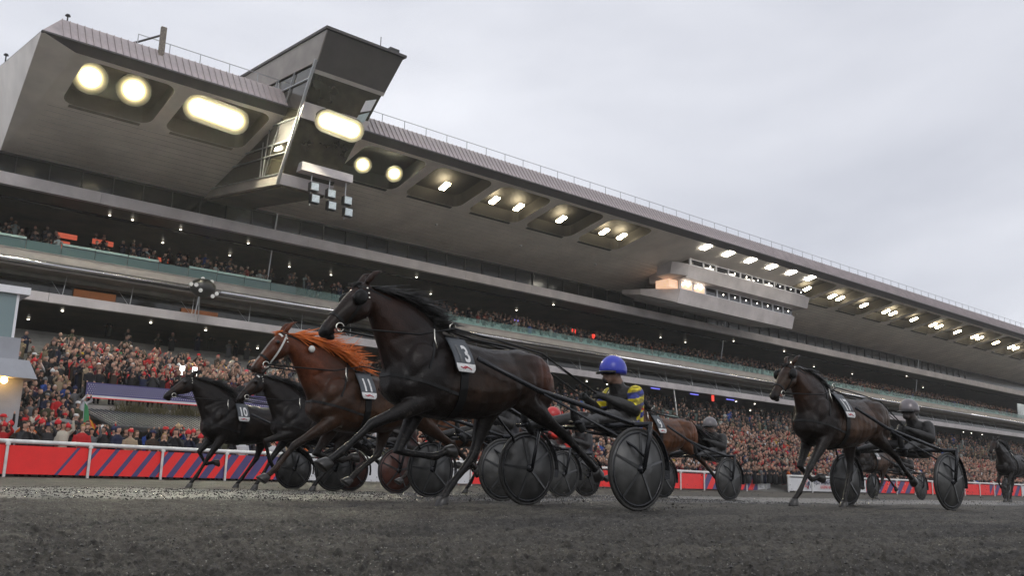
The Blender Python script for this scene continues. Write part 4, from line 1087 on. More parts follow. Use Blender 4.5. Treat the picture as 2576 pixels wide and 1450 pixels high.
def make_horse(cfg):
    """one trotter with hooves, mane, tail, bridle, harness and number cloth"""
    pose = cfg['pose']; vox = cfg.get('voxel', .018); full = vox < .016
    root = thing('race_horse', cfg['label'], 'horse', cfg['loc'], cfg['rz'], 'trotting race horses')
    me, info = horse_body(pose, vox); coat_colour(me, cfg['coat'], info); me.materials.append(MT['coat']); me.name = 'body'
    body = link(bpy.data.objects.new('body', me), root)
    poll, ax, up, L, hp = (info[q] for q in ('poll', 'ax', 'up', 'L', 'hp'))
    hi = 0
    for fe, ho in info['hooves']:
        d = (Vector(ho) - Vector(fe)); d.y = 0; d.normalize()
        fl = cfg['hoof'][hi] if 'hoof' in cfg else None; hi += 1
        k = MB(); n = 10
        # sole normal: flat on the ground for stance, else along the pastern
        w = Vector((0, 0, -1)) if ho[2] < .16 and fl is None else (d * .75 + Vector((0, 0, -1)) * .25).normalized()
        fwd = Vector((w.z * -1, 0, w.x)) 
        if fl == 'fold': w = d; fwd = Vector((-w.z, 0, w.x))
        if fwd.x < 0 and fl != 'fold': fwd = -fwd
        c0 = Vector(ho) - w * .008; c1 = Vector(ho) + w * .075 + fwd * .028
        k.loft([[c + fwd * (r * 1.12 * math.cos(2 * math.pi * j / n)) + Vector((0, r * math.sin(2 * math.pi * j / n), 0)) for j in range(n)] for c, r in ((c0, .043), (c0.lerp(c1, .3), .050), (c1, .062), (c1 + w * .006, .060))])
        k.build('hoof', MT['hoof'], root, True)
    for y in (-1, 1):
        k = MB(); k.sphere(hp(.165, -.01, y * .104), (.022 * L, .018 * L, .022 * L), 8, 6); k.build('eye', MT['eye'], root, True)
    # mane and tail
    hm = MT[cfg.get('hair', 'hair_black')]
    cr = info['crest']
    strands('mane', lambda t: (cr(.10 + .88 * t) + Vector((0, -.02, -.015)), (-.5, -.35, .7)), cfg.get('mane_n', 480), cfg.get('mane_len', .26), cfg.get('mane_flow', (-1, -.15, -.12)), .0075, hm, root, 5, cfg.get('mane_spread', .22), cfg.get('droop', .6))
    strands('forelock', lambda t: (hp(.0, .03, .05 * (t - .5)), tuple(up * .4 + ax)), 34, .11, tuple(ax * .8 + up * .25), .007, hm, root, 6, .3)
    ta = Vector((-1.08, 0, 1.40))
    if cfg.get('tail') == 'long':
        strands('tail', lambda t: (ta + Vector((0, .05 * (t - .5), 0)), (-.8, 0, .3)), 260, .85, (-.75, 0, -.5), .014, MT['hair_black'], root, 8, .16, 1.0, 7)
    else:
        strands('tail', lambda t: (ta + Vector((.03, .06 * (t - .5), .02)), (-.8, 0, .2)), 200, .42, (-.42, -.05, -1.0), .014, MT[cfg.get('tailhair', 'hair_brown')], root, 8, .12, .6, 6)
    # harness straps laid on the body
    def st(name, co, no, reg, half, off=.006, m='leather'):
        s = strap(me, co, no, reg, half, off)
        if s.f: return s.build(name, MT[m], root)
    st('girth', (-.02, 0, 1.1), (1, 0, .0), lambda c: c.z > .74 and abs(c.x + .02) < .05, .040, .010)
    st('saddle_pad', (.0, 0, 1.3), (1, 0, .04), lambda c: c.z > 1.30, .075, .016)
    bz = 1.10
    st('breast_strap', (.6, 0, bz), (-.22, 0, 1), lambda c: c.x > -.03 and 0.9 < c.z < 1.4, .014)
    nk = st('neck_strap', (.26, 0, 1.35), (.93, 0, .36), lambda c: c.z > 1.16 and c.x > -.1, .011)
    def hplane(s): return poll + ax * s * L
    bst = cfg.get('bridle', 'leather')
    st('noseband', hplane(.40), tuple(ax), lambda c: (c - hplane(.40)).length < .17, .013, .006)
    st('browband', hplane(.06), tuple((ax * .8 + up * .25).normalized()), lambda c: (c - hplane(.05)).length < .24 and (c - hplane(.05)).dot(up) > -.02, .011, .006, cfg.get('brow', 'leather'))
    for y in (-1, 1):
        sgn = (lambda y: (lambda c: c.y * y > .02 and .02 < (c - poll).dot(ax) / L < .47 and (c - poll).dot(up) / L > -.25))(y)
        st('cheek_strap', hp(.2, -.085, 0), tuple((up * .97 + ax * .22).normalized()), sgn, .010, .006, cfg.get('cheek_m', 'leather'))
    st('throat_strap', hplane(.03), tuple((ax * .75 + up * -.35).normalized()), lambda c: (c - hplane(.05) + up * .09).length < .24, .009, .005)
    if cfg.get('blinkers'):
        for y in (-1, 1):
            k = MB(); c = hp(.15, -.03, y * .125)
            k.loft([[c + ax * (r * math.cos(2 * math.pi * j / 12)) + up * (r * .9 * math.sin(2 * math.pi * j / 12)) + Vector((0, y * o, 0)) for j in range(12)] for r, o in ((.03, .03), (.062, .022), (.072, .0), (.06, -.02))])
            k.build('blinker', MT['leather'], root, True)
    # bit ring, cheek rosettes
    for y in (-1, 1):
        k = MB(); c = hp(.455, -.095, y * .066); r = .036
        k.tube([c + ax * (r * math.cos(a)) + up * (r * math.sin(a)) for a in np.linspace(0, 2 * math.pi, 13)], .0065, 6)
        k.build('bit_ring', MT['metal'], root, True)
    for y in (-1, 1):
        for s_, o_ in ((.03, -.03), (.05, -.07), (.075, -.10)):
            k = MB(); c = hp(s_, o_, y * (.098 + .0)); k.sphere(tuple(c), (.011, .006, .011), 6, 4)
            k.build('buckle', MT['metal'], root, True)
    if full or cfg.get('mouth'):
        for y in (-1, 1): k = MB(); k.sphere(tuple(hp(.485, -.105, y * .05)), (.035, .014, .022), 8, 6); k.build('lip', MT['skin_pink'], root, True)
    if cfg.get('ear_ball'):
        k = MB(); c = Vector((.70, -.135, 1.70)); k.sphere(tuple(c), (.042, .03, .042), 12, 8); k.build('ear_plug', MT['white_strap'], root, True)
    # traces and reins from the bit over the saddle to the driver
    for y in (-1, 1):
        k = MB(); b = hp(.455, -.095, y * .075)
        k.tube([b, Vector((.45, y * .235, lerp(b.z, 1.47, .5) - .01)), Vector((.02, y * .16, 1.56)), Vector((-.55, y * .12, 1.52)), Vector((-1.08, y * .11, 1.46)), Vector(cfg.get('hand', (-1.86, 0, 1.2))) + Vector((0, y * .12, 0))], .009, 5)
        k.build('rein', MT['leather'], root, True)
    for y in (-1, 1):
        k = MB(); k.tube([(.03, y * .10, 1.55), (.03, y * .10, 1.60), (.0, y * .10, 1.62), (-.03, y * .10, 1.60), (-.03, y * .10, 1.55)], .007, 5); k.build('terret', MT['metal'], root, True)
        k = MB(); k.tube([(.28, y * .215, 1.52), (.285, y * .235, 1.43), (.27, y * .255, 1.35)], .007, 5); k.build('strap_hook', MT['metal'], root, True)
    k = MB(); k.tube([(.0, 0, 1.57), (-.3, 0, 1.52), (-.7, 0, 1.50), (-1.0, 0, 1.47), (-1.12, 0, 1.40)], .012, 5); k.build('back_strap', MT['leather'], root, True)
    # number cloth hanging over the near side, curved to the barrel
    num = cfg.get('number')
    if num:
        def npt(u, v, o=0.0):       # u along the horse, v down from the top edge (0..1)
            zz = 1.475 - v * .315; yy = -(.135 + .19 * math.sin(min(1, v * 1.1) * 1.35)) - .022 - o
            return (.115 - u, yy, zz)
        w = .21
        k = MB(); nu, nvv = 6, 10; g = []
        for o in (-.012, .0):
            for j in range(nvv + 1):
                v = j / nvv; sh = w * (1 if v < .82 else math.sqrt(max(0, 1 - ((v - .82) / .18) ** 2)) * .28 + .72)
                for i in range(nu + 1): g.append(npt((i / nu - .5) * sh + w * .5, v, o))
        n1 = (nu + 1) * (nvv + 1); fs = []
        for lay in (0, 1):
            for j in range(nvv):
                for i in range(nu):
                    a = lay * n1 + j * (nu + 1) + i; fs.append((a, a + 1, a + nu + 2, a + nu + 1) if lay else (a, a + nu + 1, a + nu + 2, a + 1))
        edge = [i for i in range(nu + 1)] + [j * (nu + 1) + nu for j in range(1, nvv + 1)] + [nvv * (nu + 1) + i for i in range(nu - 1, -1, -1)] + [j * (nu + 1) for j in range(nvv - 1, 0, -1)]
        for q in range(len(edge)): a, b = edge[q], edge[(q + 1) % len(edge)]; fs.append((a, b, b + n1, a + n1))
        k.add(g, fs); cloth = k.build('number_cloth', MT['plate'], root, True)
        k = MB(); g = []
        for j in range(4):
            v = .76 + .235 * j / 3; sh = w * (1 if v < .82 else math.sqrt(max(0, 1 - ((v - .82) / .18) ** 2)) * .28 + .72) * .97
            for i in range(5): g.append(npt((i / 4 - .5) * sh + w * .5, v, .0035))
        k.add(g, [(j * 5 + i, j * 5 + i + 1, j * 5 + i + 6, j * 5 + i + 5) for j in range(3) for i in range(4)]); k.build('white_band', MT['plate_white'], cloth)
        k = MB()
        for q in range(3): k.tube([npt(w * (.2 + .1 * q + .12 * i), .86 + .03 * math.sin(i * 2 + q) + .015 * q, .006) for i in range(4)], .004, 4)
        k.build('logo', MT['plate_red'], cloth)
        # digits laid on the cloth surface
        c = bpy.data.curves.new('number', 'FONT'); c.body = num; c.size = .175; c.offset = .0045; c.resolution_u = 3; c.align_x = 'CENTER'
        o = bpy.data.objects.new('tmp', c); COL.objects.link(o)
        dg = bpy.context.evaluated_depsgraph_get(); tm = bpy.data.meshes.new_from_object(o.evaluated_get(dg)); bpy.data.objects.remove(o)
        bm = bmesh.new(); bm.from_mesh(tm); bmesh.ops.subdivide_edges(bm, edges=bm.edges[:], cuts=2, use_grid_fill=True)
        bmesh.ops.triangulate(bm, faces=bm.faces[:])
        for vtx in bm.verts:
            X, Yy = vtx.co.x * (.86 if len(num) > 1 else 1.0), vtx.co.y; vtx.co = npt(w * .5 + X * .98, .72 - Yy * 3.6 if False else .70 - Yy / .315 * 1.25, .0045)
        bm.to_mesh(tm); bm.free(); tm.materials.clear(); tm.materials.append(MT['plate_white'])
        if cfg.get('muddy_first'):
            tm.materials.append(MT['plate_mud']); cx = npt(w * .5)[0] if False else (.115 - w * .5)
            for pg in tm.polygons: pg.material_index = 1 if pg.center.x > cx + .004 else 0
        link(bpy.data.objects.new('number', tm), cloth)
    return root

# ---------------------------------------------------------------- sulky
MT['tyre'] = mat('muddy_tyre', (0.022, 0.021, 0.019), 0.6, 0, 0.4, 18, bump=0.3, bscale=60)
MT['disc'] = mat('dark_wheel_disc', (0.058, 0.058, 0.056), 0.36, 0.0, 0.65, 5, rvar=0.12)
MT['spoke'] = mat('wheel_rib', (0.045, 0.046, 0.047), 0.35, 0.1, 0.3, 6)
MT['disc_red'] = mat('rust_red_wheel_disc', (0.085, 0.030, 0.020), 0.36, 0.0, 0.55, 5)
MT['frame'] = mat('black_sulky_frame', (0.018, 0.019, 0.022), 0.25, 0.3, 0.2, 6)
MT['seatpad'] = mat('seat_pad', (0.012, 0.012, 0.012), 0.5)
def make_sulky(label, loc, rz, reach=1.7, disc='disc'):
    root = thing('sulky', label, 'sulky', loc, rz, 'two wheeled racing sulkies')
    r = .37
    wd = MB(); wd.tube([(0, -.045, 0), (0, -.014, 0), (0, .014, 0), (0, .045, 0)], [.05, r - .012, r - .012, .05], 40); wme = wd.mesh('wheel', MT[disc], True)
    ty = MB(); pts = [(math.cos(a) * r, 0, math.sin(a) * r) for a in np.linspace(0, 2 * math.pi, 49)[:-1]]
    rg = [[(math.cos(a) * (r + .017 * math.cos(b)), .019 * math.sin(b), math.sin(a) * (r + .017 * math.cos(b))) for b in np.linspace(0, 2 * math.pi, 9)[:-1]] for a in np.linspace(0, 2 * math.pi, 49)]
    ty.loft(rg, 0, False); tme = ty.mesh('tyre', MT['tyre'], True)
    rm = MB(); rg = [[(math.cos(a) * (r - .035 + .014 * math.cos(b)), .024 * math.sin(b), math.sin(a) * (r - .035 + .014 * math.cos(b))) for b in np.linspace(0, 2 * math.pi, 7)[:-1]] for a in np.linspace(0, 2 * math.pi, 41)]
    rm.loft(rg, 0, False); rme = rm.mesh('rim', MT['frame'], True)
    sp = MB()
    sp.hexa([(.04, -.052, -.016), (r - .04, -.022, -.010), (r - .04, .022, -.010), (.04, .052, -.016), (.04, -.056, .016), (r - .04, -.026, .010), (r - .04, .026, .010), (.04, .056, .016)]); spme = sp.mesh('spoke', MT['spoke'])
    hb = MB(); hb.tube([(0, -.085, 0), (0, -.06, 0), (0, .06, 0), (0, .085, 0)], [.022, .045, .045, .022], 14); hme2 = hb.mesh('hub', MT['frame'], True)
    for y in (-.78, .78):
        w = link(bpy.data.objects.new('wheel', wme), root); w.location = (0, y, r + .012); w.rotation_euler = (0, .4 + y, 0)
        link(bpy.data.objects.new('tyre', tme), w); link(bpy.data.objects.new('rim', rme), w); link(bpy.data.objects.new('hub', hme2), w)
        for i in range(5):
            s = link(bpy.data.objects.new('spoke', spme), w); s.rotation_euler = (0, i * 2 * math.pi / 5, 0)
    zc, xc = .80, -.10
    k = MB(); k.tube([(xc, -.86, zc), (xc, .86, zc)], .026, 8); k.build('cross_beam', MT['frame'], root, True)
    for y in (-1, 1):
        k = MB(); k.tube([(xc, y * .86, zc + .02), (xc + .02, y * .865, zc - .12), (.0, y * .865, r + .01)], .022, 8); k.tube([(xc, y * .70, zc), (.0, y * .695, r + .01)], .018, 8); k.tube([(0, y * .69, r + .01), (0, y * .87, r + .01)], .014, 6); k.build('fork', MT['frame'], root, True)
        k = MB(); k.tube([(xc, y * .66, zc), (.45, y * .52, zc + .15), (reach * .55, y * .42, 1.06), (reach - .11, y * .345, 1.29)], [.026, .026, .024, .022], 8); k.build('shaft', MT['frame'], root, True)
        k = MB(); k.tube([(0, y * .88, r + .12), (.10, y * .84, .58), (.26, y * .72, .70), (reach * .52, y * .44, 1.03)], .013, 6); k.build('brace', MT['frame'], root, True)
        k = MB(); a0 = np.linspace(R(100), R(190), 9)
        rg = [[( (r + .06 + o) * math.cos(a), y * .78 + q, r + (r + .06 + o) * math.sin(a)) for q, o in ((-.03, 0), (.03, 0), (.03, .006), (-.03, .006))] for a in a0]
        k.loft(rg); k.build('mudguard', MT['frame'], root)
        k = MB(); k.tube([(xc, y * .25, zc), (-.4, y * .13, zc - .05), (-.62, y * .06, zc - .07)], .016, 6); k.tube([(xc, y * .3, zc), (.42, y * .36, .80)], .016, 6); k.tube([(.42, y * .30, .80), (.42, y * .46, .80)], .02, 6); k.build('seat_arm', MT['frame'], root, True)
    k = MB(); k.sphere((-.66, 0, .755), (.17, .19, .045), 12, 8); k.build('seat', MT['seatpad'], root, True)
    return root

# ---------------------------------------------------------------- seated driver
MT['cloth'] = mat('driver_clothes', (0, 0, 0), 0.5, 0, 0.3, 14, bump=0.8, bscale=13, spec=0.4, attr='cloth')
MT['visor'] = mat('goggles', (0.02, 0.02, 0.022), 0.12)
HELM = {}
def helmet_mat(n, c, metal=0.0):
    if n not in HELM: HELM[n] = mat('helmet_' + n, c, 0.28, metal, 0.12, 6)
    return HELM[n]
def make_driver(label, loc, rz, jacket, helm, stripes=None, voxel=.014, mud=.5, lean=0.0):
    root = thing('person', label, 'driver', loc, rz, 'drivers seated on their sulkies')
    mb = MB()
    pel = Vector((-.72, 0, .93)); sho = Vector((-.66 + lean, 0, 1.25)); nk = Vector((-.58 + lean, 0, 1.33)); hd = Vector((-.48 + lean, 0, 1.46))
    def ell(c, a, b, k=14): return [Vector((c[0] + a * math.cos(2 * math.pi * j / k), c[1] + b * math.sin(2 * math.pi * j / k), c[2])) for j in range(k)]
    mb.loft([ell(pel + Vector((0, 0, -.09)), .12, .15), ell(pel + Vector((-.0, 0, .0)), .15, .18), ell(pel.lerp(sho, .35), .165, .195), ell(pel.lerp(sho, .7), .175, .225), ell(sho, .155, .225), ell(sho + Vector((.03, 0, .07)), .105, .14), ell(nk + Vector((.02, 0, .02)), .06, .062)])
    mb.tube([tuple(nk - Vector((.01, 0, .06))), tuple(hd + Vector((-.03, 0, -.05)))], [.095, .078], 10)
    mb.sphere(tuple(hd), (.105, .078, .115), 14, 10); mb.sphere(tuple(hd + Vector((.085, 0, -.065))), (.045, .05, .05)); mb.sphere(tuple(hd + Vector((.108, 0, -.025))), (.022, .016, .026))
    hands = []
    for y in (-1, 1):
        s = sho + Vector((.02, y * .185, .0)); e = Vector((-.55 + lean * .6, y * .27, 1.07)); h = Vector((-.20, y * .12, 1.20))
        limb(mb, [tuple(s) + (.095, .092), tuple(s.lerp(e, .5)) + (.085, .082), tuple(e) + (.076, .072), tuple(e.lerp(h, .5)) + (.062, .06), tuple(e.lerp(h, .85)) + (.038, .036), tuple(h) + (.042, .03)])
        # gloved hand: palm, four curled fingers, thumb
        hand = h + Vector((.03, 0, .0))
        mb.sphere(tuple(hand), (.05, .026, .038), 10, 6)
        for q in range(4):
            b = hand + Vector((.035, 0, .026 - .018 * q)); mb.tube([tuple(b), tuple(b + Vector((.03, -y * .012, 0))), tuple(b + Vector((.028, -y * .035, -.002))), tuple(b + Vector((.008, -y * .042, -.002)))], [.0105, .0105, .010, .009], 6)
        mb.tube([tuple(hand + Vector((-.01, -y * .01, .03))), tuple(hand + Vector((.02, -y * .03, .042))), tuple(hand + Vector((.04, -y * .04, .032)))], [.012, .011, .010], 6)
        hands.append(hand)
        hpv = pel + Vector((.03, y * .10, -.03)); kn = Vector((-.22, y * .25, 1.00)); ft = Vector((.36, y * .36, .88))
        limb(mb, [tuple(hpv) + (.105, .10), tuple(hpv.lerp(kn, .5)) + (.09, .085), tuple(kn) + (.066, .062), tuple(kn.lerp(ft, .35)) + (.06, .056), tuple(kn.lerp(ft, .85)) + (.042, .04), tuple(ft) + (.04, .04)])
        limb(mb, [tuple(ft + Vector((-.05, 0, -.05))) + (.042, .04), tuple(ft + Vector((.05, 0, .06))) + (.04, .042), tuple(ft + Vector((.07, 0, .17))) + (.026, .036)])
    me = fuse(mb, voxel, 3); me.name = 'body'
    v = verts_of(me); x, y, z = v.T
    rgb = np.tile(np.array(jacket, np.float32), (len(v), 1))
    t = (v - np.array(pel)) @ np.array((sho - pel).normalized())
    if stripes is not None:
        ar = np.abs(y) > .2
        b1 = (np.floor((t + .14) / .10).astype(int) % 2 == 0)
        rgb = np.where(b1[:, None], np.array(stripes[0], np.float32), np.array(stripes[1], np.float32))
        red = (np.abs(t - .20) < .02); rgb = np.where(red[:, None], np.array((.6, .06, .03), np.float32), rgb)
        rgb = np.where((t > .35)[:, None], np.array(stripes[1], np.float32) * .5, rgb)
        if stripes[0] != stripes[1] and stripes[0][0] < .7: rgb = np.where((((x > -.66) & (np.abs(y) < .2)) | (x > -.53))[:, None], np.array((.028, .03, .032), np.float32), rgb)
    legs = (x > -.62) & (z < 1.06) & ((x > -.34) | (z < .98))
    fore = (x > -.52) & (z > 1.0) & (np.abs(y) > .06) & (z < 1.3) & ~((np.abs(y) < .16) & (x < -.50))
    pants = np.array((.42, .42, .42) if mud < .9 else (.03, .03, .03), np.float32)
    rgb = np.where((z < .93)[:, None] & (x < -.5)[:, None], pants, rgb); rgb = np.where(legs[:, None], pants, rgb)
    n = vnoise(x * 9 + 30, z * 9 + y * 5 + 30, 4); n2 = vnoise(x * 34 + 30, z * 34 + y * 20 + 30, 6)
    mw = np.clip((n * .7 + n2 * .5 - .62 + mud * (.05 + 1.0 * np.clip((x + .68) * 6, 0, 1))) * 3, 0, .95)[:, None]
    rgb = rgb * (1 - mw) + np.array((.02, .019, .018), np.float32) * mw
    if stripes is not None and stripes[0] != stripes[1] and stripes[0][0] < .7:
        sl = (np.abs(y) > .15) & (x < -.50) & (z > 1.12) & (z < 1.36); back = (x < -.70) & (z > .86) & (z < 1.34)
        band = np.floor((z + .35 * x + .30) / .062).astype(int)
        for reg in (sl, back):
            k0 = np.clip((n2 - .2) * 3, .35, 1)[:, None]
            rgb = np.where((reg & (band % 2 == 0))[:, None], np.array((.66, .54, .02), np.float32) * k0, rgb)
            rgb = np.where((reg & (band % 2 == 1))[:, None], np.array((.03, .045, .26), np.float32) * k0, rgb)
        rgb = np.where((back & (np.abs(z - 1.10) < .012))[:, None], np.array((.6, .05, .03), np.float32), rgb)
    rgb = np.where(((x > .27) | ((np.linalg.norm(v - np.array(hands[0]), axis=1) < .085) | (np.linalg.norm(v - np.array(hands[1]), axis=1) < .085)))[:, None], np.array((.012, .012, .012), np.float32), rgb)
    dh = np.linalg.norm(v - np.array(hd), axis=1)
    rgb = np.where(((dh < .14) & (z > nk.z + .02))[:, None], np.array((.16, .095, .07) if mud < .85 else (.05, .04, .035), np.float32), rgb)
    set_col(me, 'cloth', rgb); me.materials.append(MT['cloth'])
    link(bpy.data.objects.new('body', me), root)
    k = MB(); c = hd + Vector((-.015, 0, .045))
    vs_, n_ = [], 20
    rings = []
    for i in range(9):
        ph = R(-18 + i * 13.4); rings.append([(c.x + .158 * math.cos(ph) * math.cos(2 * math.pi * j / n_) * (1.06 if math.cos(2 * math.pi * j / n_) < 0 else 1), c.y + .130 * math.cos(ph) * math.sin(2 * math.pi * j / n_), c.z + .152 * math.sin(ph)) for j in range(n_)])
    k.loft(rings); k.build('helmet', helm, root, True)
    k = MB(); k.loft([[(c.x + (.145 + d) * math.cos(a), c.y + (.118 + d * .6) * math.sin(a), c.z - .03 - d * .25 + o) for a in np.linspace(R(-62), R(62), 11)] for d, o in ((0, .012), (.06, .006), (.06, -.004), (-.005, -.008))], 0, False); k.build('helmet_peak', MT['black'], root, True)
    k = MB(); k.loft([[(hd.x + .02 + (.092 + q) * math.cos(a), (.082 + q) * math.sin(a), hd.z + zz) for a in np.linspace(R(-80), R(80), 13)] for q, zz in ((0, -.02), (.014, -.012), (.014, .03), (0, .035))], 0, False); k.build('goggles', MT['visor'], root, True)
    k = MB(); h0 = hands[0]; k.tube([tuple(h0 + Vector((-.1, 0, -.04))), tuple(h0 + Vector((.25, .0, .10))), tuple(h0 + Vector((.62, .02, .26)))], [.009, .007, .003], 6); k.build('whip', MT['leather'], root, True)
    return root

# ---------------------------------------------------------------- the field
def inv(r): return [(a, b) for a, b in r]
P3 = dict(poll=(.90, 1.845), nose=(1.28, 1.40), fn=[(.30, .90), (.81, .67), (1.06, .44), (1.16, .36)], ff=[(.15, .89), (.37, .47), (-.02, .44), (-.13, .49)],
          hn=[(-.82, .98), (-1.38, .68), (-1.72, .44), (-1.82, .37)], hf=[(-.62, .90), (-.47, .47), (-.21, .19), (-.13, .085)])
P11 = dict(poll=(1.02, 1.87), nose=(1.38, 1.42), fn=[(.34, .90), (.84, .58), (1.03, .32), (1.12, .235)], ff=[(.15, .89), (.42, .50), (.06, .44), (-.05, .48)],
           hn=[(-.82, .98), (-1.38, .68), (-1.70, .46), (-1.80, .40)], hf=[(-.55, .92), (-.45, .53), (-.15, .30), (-.06, .22)])
PA = dict(poll=(.90, 1.89), nose=(1.34, 1.52), fn=[(.28, .90), (.50, .54), (.68, .20), (.76, .085)], ff=[(.30, .91), (.57, .62), (.44, .42), (.30, .45)],
          hn=[(-.78, .98), (-1.34, .64), (-1.62, .36), (-1.72, .28)], hf=[(-.60, .92), (-.50, .55), (-.25, .19), (-.16, .085)])
PB = dict(poll=(.92, 1.87), nose=(1.30, 1.44), fn=[(.36, .93), (.80, .79), (.68, .48), (.60, .38)], ff=[(.26, .90), (.50, .57), (.70, .21), (.79, .09)],
          hn=[(-.60, .92), (-.48, .50), (-.22, .20), (-.14, .085)], hf=[(-.80, .98), (-1.36, .67), (-1.66, .42), (-1.76, .35)])
P17 = dict(poll=(.82, 1.80), nose=(1.20, 1.37), fn=[(.30, .90), (.66, .50), (.86, .20), (.94, .11)], ff=[(.24, .90), (.48, .52), (.26, .36), (.14, .39)],
           hn=[(-.80, .98), (-1.36, .70), (-1.64, .48), (-1.76, .42)], hf=[(-.68, .92), (-.66, .50), (-.50, .19), (-.44, .085)])
CO3 = dict(base=(.016, .013, .012), barrel=(.045, .024, .014), rump=(.11, .036, .018), neck=(.034, .016, .011), leg=(.016, .015, .015), cheek=(.028, .018, .013), muzzle=(.013, .012, .012))
CO11 = dict(base=(.050, .024, .013), barrel=(.075, .036, .018), rump=(.08, .032, .015), neck=(.150, .044, .019), leg=(.022, .018, .016), cheek=(.10, .034, .017), muzzle=(.05, .028, .02), blaze=(.30, .26, .23))
COD = dict(base=(.015, .012, .011), barrel=(.022, .014, .010), rump=(.022, .014, .010), neck=(.016, .012, .010), leg=(.012, .011, .011), cheek=(.05, .024, .014), muzzle=(.016, .012, .011))
CO17 = dict(base=(.017, .012, .010), barrel=(.13, .075, .048), rump=(.07, .04, .022), neck=(.045, .021, .012), leg=(.021, .020, .020), cheek=(.075, .045, .028), muzzle=(.016, .013, .012))
CO9 = dict(base=(.12, .045, .018), barrel=(.12, .05, .022), rump=(.22, .075, .028), neck=(.10, .04, .018), leg=(.025, .02, .017), cheek=(.08, .035, .02), muzzle=(.03, .02, .016))
def place(ax, yc, reach, rz=0.0):
    """axle position -> horse root position, facing -X"""
    a = R(180) + rz
    return (ax + reach * math.cos(a), yc + reach * math.sin(a), 0), (ax, yc, 0), a
def rig(ax, yc, reach, horse, sulky_label, driver, rz=0.0, zs=None):
    hl, sl, a = place(ax, yc, reach, rz)
    h = make_horse(dict(horse, loc=hl, rz=a, hand=(-reach - .17, 0, 1.115)))
    # after the turn the local -y side would face away: mirror through scale on y keeps the near side near
    s = make_sulky(sulky_label, sl, a, reach, 'disc_red' if 'red tinted' in sulky_label else 'disc')
    d = make_driver(*driver[:1], (sl[0], sl[1], -.085), a, *driver[1:]) if driver else None
    for o in (h, s, d):
        if o is not None: o.scale = (1, -1, 1)
    return h, s, d
BLUE = helmet_mat('blue', (.035, .05, .42)); GREY = helmet_mat('grey', (.15, .14, .145)); CHROME = helmet_mat('chrome', (.17, .155, .16), .5); RED = helmet_mat('red', (.5, .03, .03)); WHITE = helmet_mat('white', (.6, .6, .6))
rig(6.50, 6.65, 1.69, dict(pose=P3, voxel=.0115, coat=CO3, number='13', muddy_first=True, hoof=[None, 'fold', 'fold', None], blinkers=True, mane_len=.30, mane_flow=(-1, -.1, -.05), label='near black trotter with muddied number 3 cloth stretching its front leg in the foreground'),
    'foreground sulky with large dark disc wheels behind the largest nearest black horse', ('person in blue helmet and yellow and blue striped jacket on the nearest sulky', (.03, .03, .05), BLUE, ((.62, .50, .02), (.03, .04, .22)), .011, .55))
rig(7.45, 9.75, 1.71, dict(pose=P11, voxel=.013, coat=CO11, number='11', hair='hair_orange', mane_len=.36, mane_n=640, mane_flow=(-1, -.12, -.12), mane_spread=.40, hoof=[None, 'fold', 'fold', None], ear_ball=True, brow='white_strap', cheek_m='white_strap', label='chestnut trotter with flying copper mane and number 11 cloth'),
    'muddy dark wheeled sulky of the chestnut horse numbered 11', ('person in dark muddy jacket and white helmet behind the chestnut horse', (.03, .03, .035), WHITE, None, .02, .9))
rig(8.40, 15.65, 1.57, dict(pose=PA, voxel=.017, coat=COD, number='10', hoof=[None, 'fold', 'fold', None], label='leftmost leading black trotter with number 10 cloth in front of the striped banner'),
    'plain dark disc wheeled sulky of the leftmost horse', ('person in black muddy jacket and grey helmet behind the leftmost horse', (.03, .03, .035), GREY, None, .022, .9))
rig(8.80, 14.20, 1.35, dict(pose=PB, voxel=.017, coat=COD, hoof=['fold', None, None, 'fold'], brow='white_strap', label='dark brown trotter lifting its knee between the leftmost horse and the chestnut'),
    'dark red tinted disc wheeled sulky between the leftmost and chestnut horses', ('person in dark jacket and red helmet in the second row of the left group', (.05, .02, .02), RED, None, .022, .9))
rig(12.62, 6.55, 1.52, dict(pose=P17, voxel=.0125, coat=CO17, number='17', hoof=[None, 'fold', 'fold', None], blinkers=True, mane_len=.26, mane_flow=(-.9, .25, -.3), label='dark brown trotter with number 17 cloth and dark blinkers alone on the right'),
    'sulky with tall fork and dark disc wheels on the right behind number 17', ('person in black padded jacket and silver helmet behind number 17', (.016, .016, .018), CHROME, None, .012, .95), R(-3))
rig(14.0, 11.2, 1.28, dict(pose=P3, voxel=.018, coat=CO9, number='9', tail='long', hoof=[None, 'fold', 'fold', None], label='bay trotter with number 9 cloth and long black tail behind the blue helmet'),
    'dark wheeled sulky in the middle right behind number 9', ('person in muddy grey jacket and dull grey helmet behind number 9', (.045, .045, .05), GREY, None, .02, .8))
rig(10.64, 12.05, 1.6, dict(pose=P11, voxel=.02, coat=CO9, hoof=[None, 'fold', 'fold', None], label='brown trotter almost hidden behind the foreground horse'),
    'sulky half hidden under the belly of the foreground horse', ('person in bright red jacket glimpsed under the foreground horse', (.72, .03, .02), RED, ((.72, .03, .02), (.72, .035, .02)), .02, .35))
rig(12.6, 13.45, 1.6, dict(pose=PA, voxel=.02, coat=COD, hoof=[None, 'fold', 'fold', None], label='black trotter hidden at the far side of the field behind the foreground rump'),
    'sulky glimpsed between the two foreground wheels', ('person in dark jacket and white helmet at the far side of the middle group', (.04, .04, .06), WHITE, None, .022, .7))
rig(28.0, 14.5, 1.6, dict(pose=PB, voxel=.02, coat=CO17, number='16', hoof=['fold', None, None, 'fold'], label='small distant brown trotter with number 16 cloth seen through the legs of number 17'),
    'small distant sulky seen behind the wheel of number 17', ('person in dark jacket and red helmet far behind number 17', (.05, .03, .03), RED, None, .022, .8))
